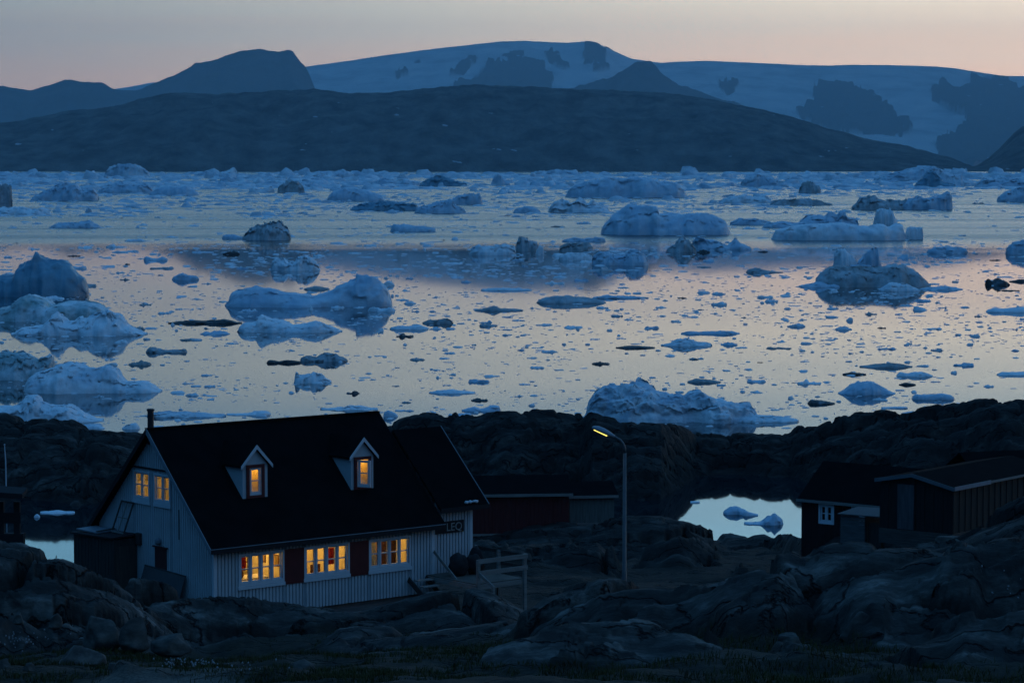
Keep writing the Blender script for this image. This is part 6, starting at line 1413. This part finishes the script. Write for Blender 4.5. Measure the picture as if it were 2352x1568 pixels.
mb = MB(); mb.poly([(-.1, -.12, hB + .02), (wB + .15, -.12, hB + .06), (wB + .15, 1.7, hB + .20), (-.1, 1.7, hB + .16), (-.1, -.12, hB + .07), (wB + .15, -.12, hB + .11), (wB + .15, 1.7, hB + .25), (-.1, 1.7, hB + .21)], [(3, 2, 1, 0), (4, 5, 6, 7), (0, 1, 5, 4), (1, 2, 6, 5), (2, 3, 7, 6), (3, 0, 4, 7)]); mb.build('lid', flat('dull_lid', (.05, .055, .06)), st)
# further shed roofs at the right edge
Pf = Vector(at_Y(2250, 1100, 150))
fs = thing('gabled_shed', 'black gabled shed cut by the right frame edge, under the skerry', 'shed', (Pf.x, 150, 2.0), .35)
mb = MB(); zf = Pf.z - 2.0
mb.box(0, 6, 0, 4, -1.5, zf); mb.build('wall', M_dkwood, fs)
for sd in (0, 1):
    pts = [(-.2, -.2, zf), (6.2, -.2, zf), (6.2, 2, zf + 1.25), (-.2, 2, zf + 1.25)] if sd == 0 else [(-.2, 2, zf + 1.25), (6.2, 2, zf + 1.25), (6.2, 4.2, zf), (-.2, 4.2, zf)]
    up_ = [(p[0], p[1], p[2] + .08) for p in pts]
    mb = MB(); mb.poly(pts + up_, [(3, 2, 1, 0), (4, 5, 6, 7), (0, 1, 5, 4), (1, 2, 6, 5), (2, 3, 7, 6), (3, 0, 4, 7)]); mb.build('roof', M_roof, fs)
mb = MB(); mb.box(-.2, 6.2, -.24, -.204, zf - .05, zf + .1); mb.build('fascia', M_edge, fs)
# ---- left edge: open drying shed on posts, pole on the rocks
Pd = Vector(at_Y(-60, 1286, 97))
ds = thing('drying_shed', 'black open timber shed on posts cut by the left frame edge', 'shed', (Pd.x, 97, Pd.z))
k_ = 97 / FPX
X_ = lambda x: (x + 60) * k_
Z_ = lambda y: (1286 - y) * k_
for xa, xb in ((-60, 10), (33, 47)):
    mb = MB(); mb.box(X_(xa), X_(xb), 0, .22, -1.5, Z_(1150)); mb.build('post', M_black, ds)
mb = MB(); mb.box(X_(-60), X_(50), -.03, -.004, Z_(1200), Z_(1175)); mb.build('cross_beam', M_black, ds)
mb = MB(); mb.box(X_(-60), X_(56), -.06, .30, -1.5, Z_(1224)); mb.build('lower_wall', M_black, ds)
mb = MB(); mb.prism([(X_(-80), -.5, Z_(1132)), (X_(60), -.5, Z_(1140)), (X_(60), -.5, Z_(1128)), (X_(-80), -.5, Z_(1118))], (0, .95, .12)); mb.build('roof', M_black, ds)
pX, pY, pZ = at_Y(14, 1092, 178)
fp = thing('white_pole', 'thin white pole standing on the rocks at the left edge', 'pole', (float(pX), 178, float(pZ)))
hp = float(at_Y(11, 1022, 178)[2] - pZ)
mb = MB(); mb.tube([(0, 0, -1.0), (-.02, 0, hp * .5), (-.08, 0, hp)], [.05, .045, .03], 8); mb.build('shaft', M_trim, fp); mb = MB(); mb.tube([(-.08, 0, hp), (-.08, 0, hp + .05), (-.08, 0, hp + .09)], [.05, .06, .02], 8); mb.build('cap', M_trim, fp)
sX, sY, sZ = at_Y(129, 1289, 84)
mb = MB(); mb.tube([(0, 0, -.3), (.0, 0, .14), (.01, 0, .20)], [.02, .02, .01], 6); o = mb.build('marker_stick', M_dkwood); o.location = (float(sX), 84, float(sZ)); tag(o, 'short dark stick on top of the left rock hump against the lagoon', 'stick')

# ================================================================== turf: grass blades and cottongrass
def blades(n, seed, ylo, yhi, xlo, xhi, hmin, hmax):
    r = np.random.default_rng(seed); Vs, Fs = [], []
    x = r.uniform(xlo, xhi, n); y = r.uniform(ylo, yhi, n)
    c, _ = ray(x, x * 0 + 1400); Yb = y
    z, rk, _b = terrain(c, Yb)
    clump = fbm(c * Yb / 1.1, Yb / 1.1, octv=3, seed=seed + 1)
    ok = (rk < .35) & (clump > -.15) & ~((Yb < 61.8 + .5 * r.normal(size=n)) & (c < -.105 + .012 * r.normal(size=n)))
    X = (c * Yb)[ok]; Yb = Yb[ok]; z = z[ok]; m_ = len(X)
    h = r.uniform(hmin, hmax, m_); a = r.uniform(0, 6.28, m_); w = r.uniform(.006, .014, m_); lean = r.uniform(.1, .8, m_) * h
    dx, dy = np.cos(a), np.sin(a); b = r.uniform(0, 6.28, m_)
    P = np.zeros((m_, 5, 3))
    for i, (f, ww) in enumerate(((0, 1), (0, -1), (.55, .8), (.55, -.8), (1, 0))):
        P[:, i, 0] = X + dx * w * ww + np.cos(b) * lean * f * f; P[:, i, 1] = Yb + dy * w * ww + np.sin(b) * lean * f * f; P[:, i, 2] = z - .02 + h * f * (1 - .15 * f)
    f = np.array([(0, 1, 3), (0, 3, 2), (2, 3, 4)]); F = (f[None] + (np.arange(m_) * 5)[:, None, None]).reshape(-1, 3)
    return P.reshape(-1, 3), F
M_grass = noise_mat('tundra_grass', [(.35, (.035, .030, .012)), (.5, (.050, .055, .018)), (.68, (.085, .062, .025))], scale=.6, rough=.9, bump=0, spec=.1)
me = tri_mesh('grass', [blades(60000, 41, 58, 76, -120, 1300, .06, .22), blades(26000, 43, 58, 76, 1300, 2450, .08, .28), blades(14000, 44, 76, 96, 560, 1500, .06, .2)])
tag(link('grass', me, M_grass), kind='stuff', label='short brown and green tundra grass between the rocks')
def cotton(spots, seed):
    r = np.random.default_rng(seed); Vs, Fs = [], []
    ico = bmesh.new(); bmesh.ops.create_icosphere(ico, subdivisions=1, radius=1); iv = np.array([v.co[:] for v in ico.verts]); ico.verts.ensure_lookup_table(); fi = np.array([[v.index for v in f.verts] for f in ico.faces]); ico.free()
    out_ = []
    for (xc, yc, sx_, sy_, n) in spots:
        for _ in range(n):
            x, y = r.normal(xc, sx_), r.normal(yc, sy_)
            a, b = ray(x, y)
            Yt = np.linspace(58, 80, 240); zt_ = terrain(np.full((1, 240), float(a)), Yt[None], False)[0][0]; d = CAMZ + float(b) * Yt - zt_
            k = np.argmax(d < 0)
            if d[k] > 0: continue
            Yp = Yt[k]; zg = ground_z(float(a) * Yp, Yp)
            s = r.uniform(.014, .028); out_.append(((iv * s * np.array([1, 1, 1.2]) * (1 + .25 * r.normal(size=(len(iv), 1)))) + np.array([float(a) * Yp, Yp, zg + r.uniform(.10, .22)]), fi))
    return out_
me = tri_mesh('cotton_grass', cotton([(395, 1536, 16, 4, 26), (460, 1536, 18, 4, 26), (35, 1494, 30, 8, 34), (430, 1512, 60, 14, 16), (560, 1545, 60, 10, 18), (120, 1480, 40, 15, 10), (2290, 1370, 40, 14, 10)], 5))
tag(link('cotton_grass', me, flat('white_cotton_heads', (.26, .27, .28), 1.0)), kind='stuff', label='white cottongrass heads dotted over the dark turf')
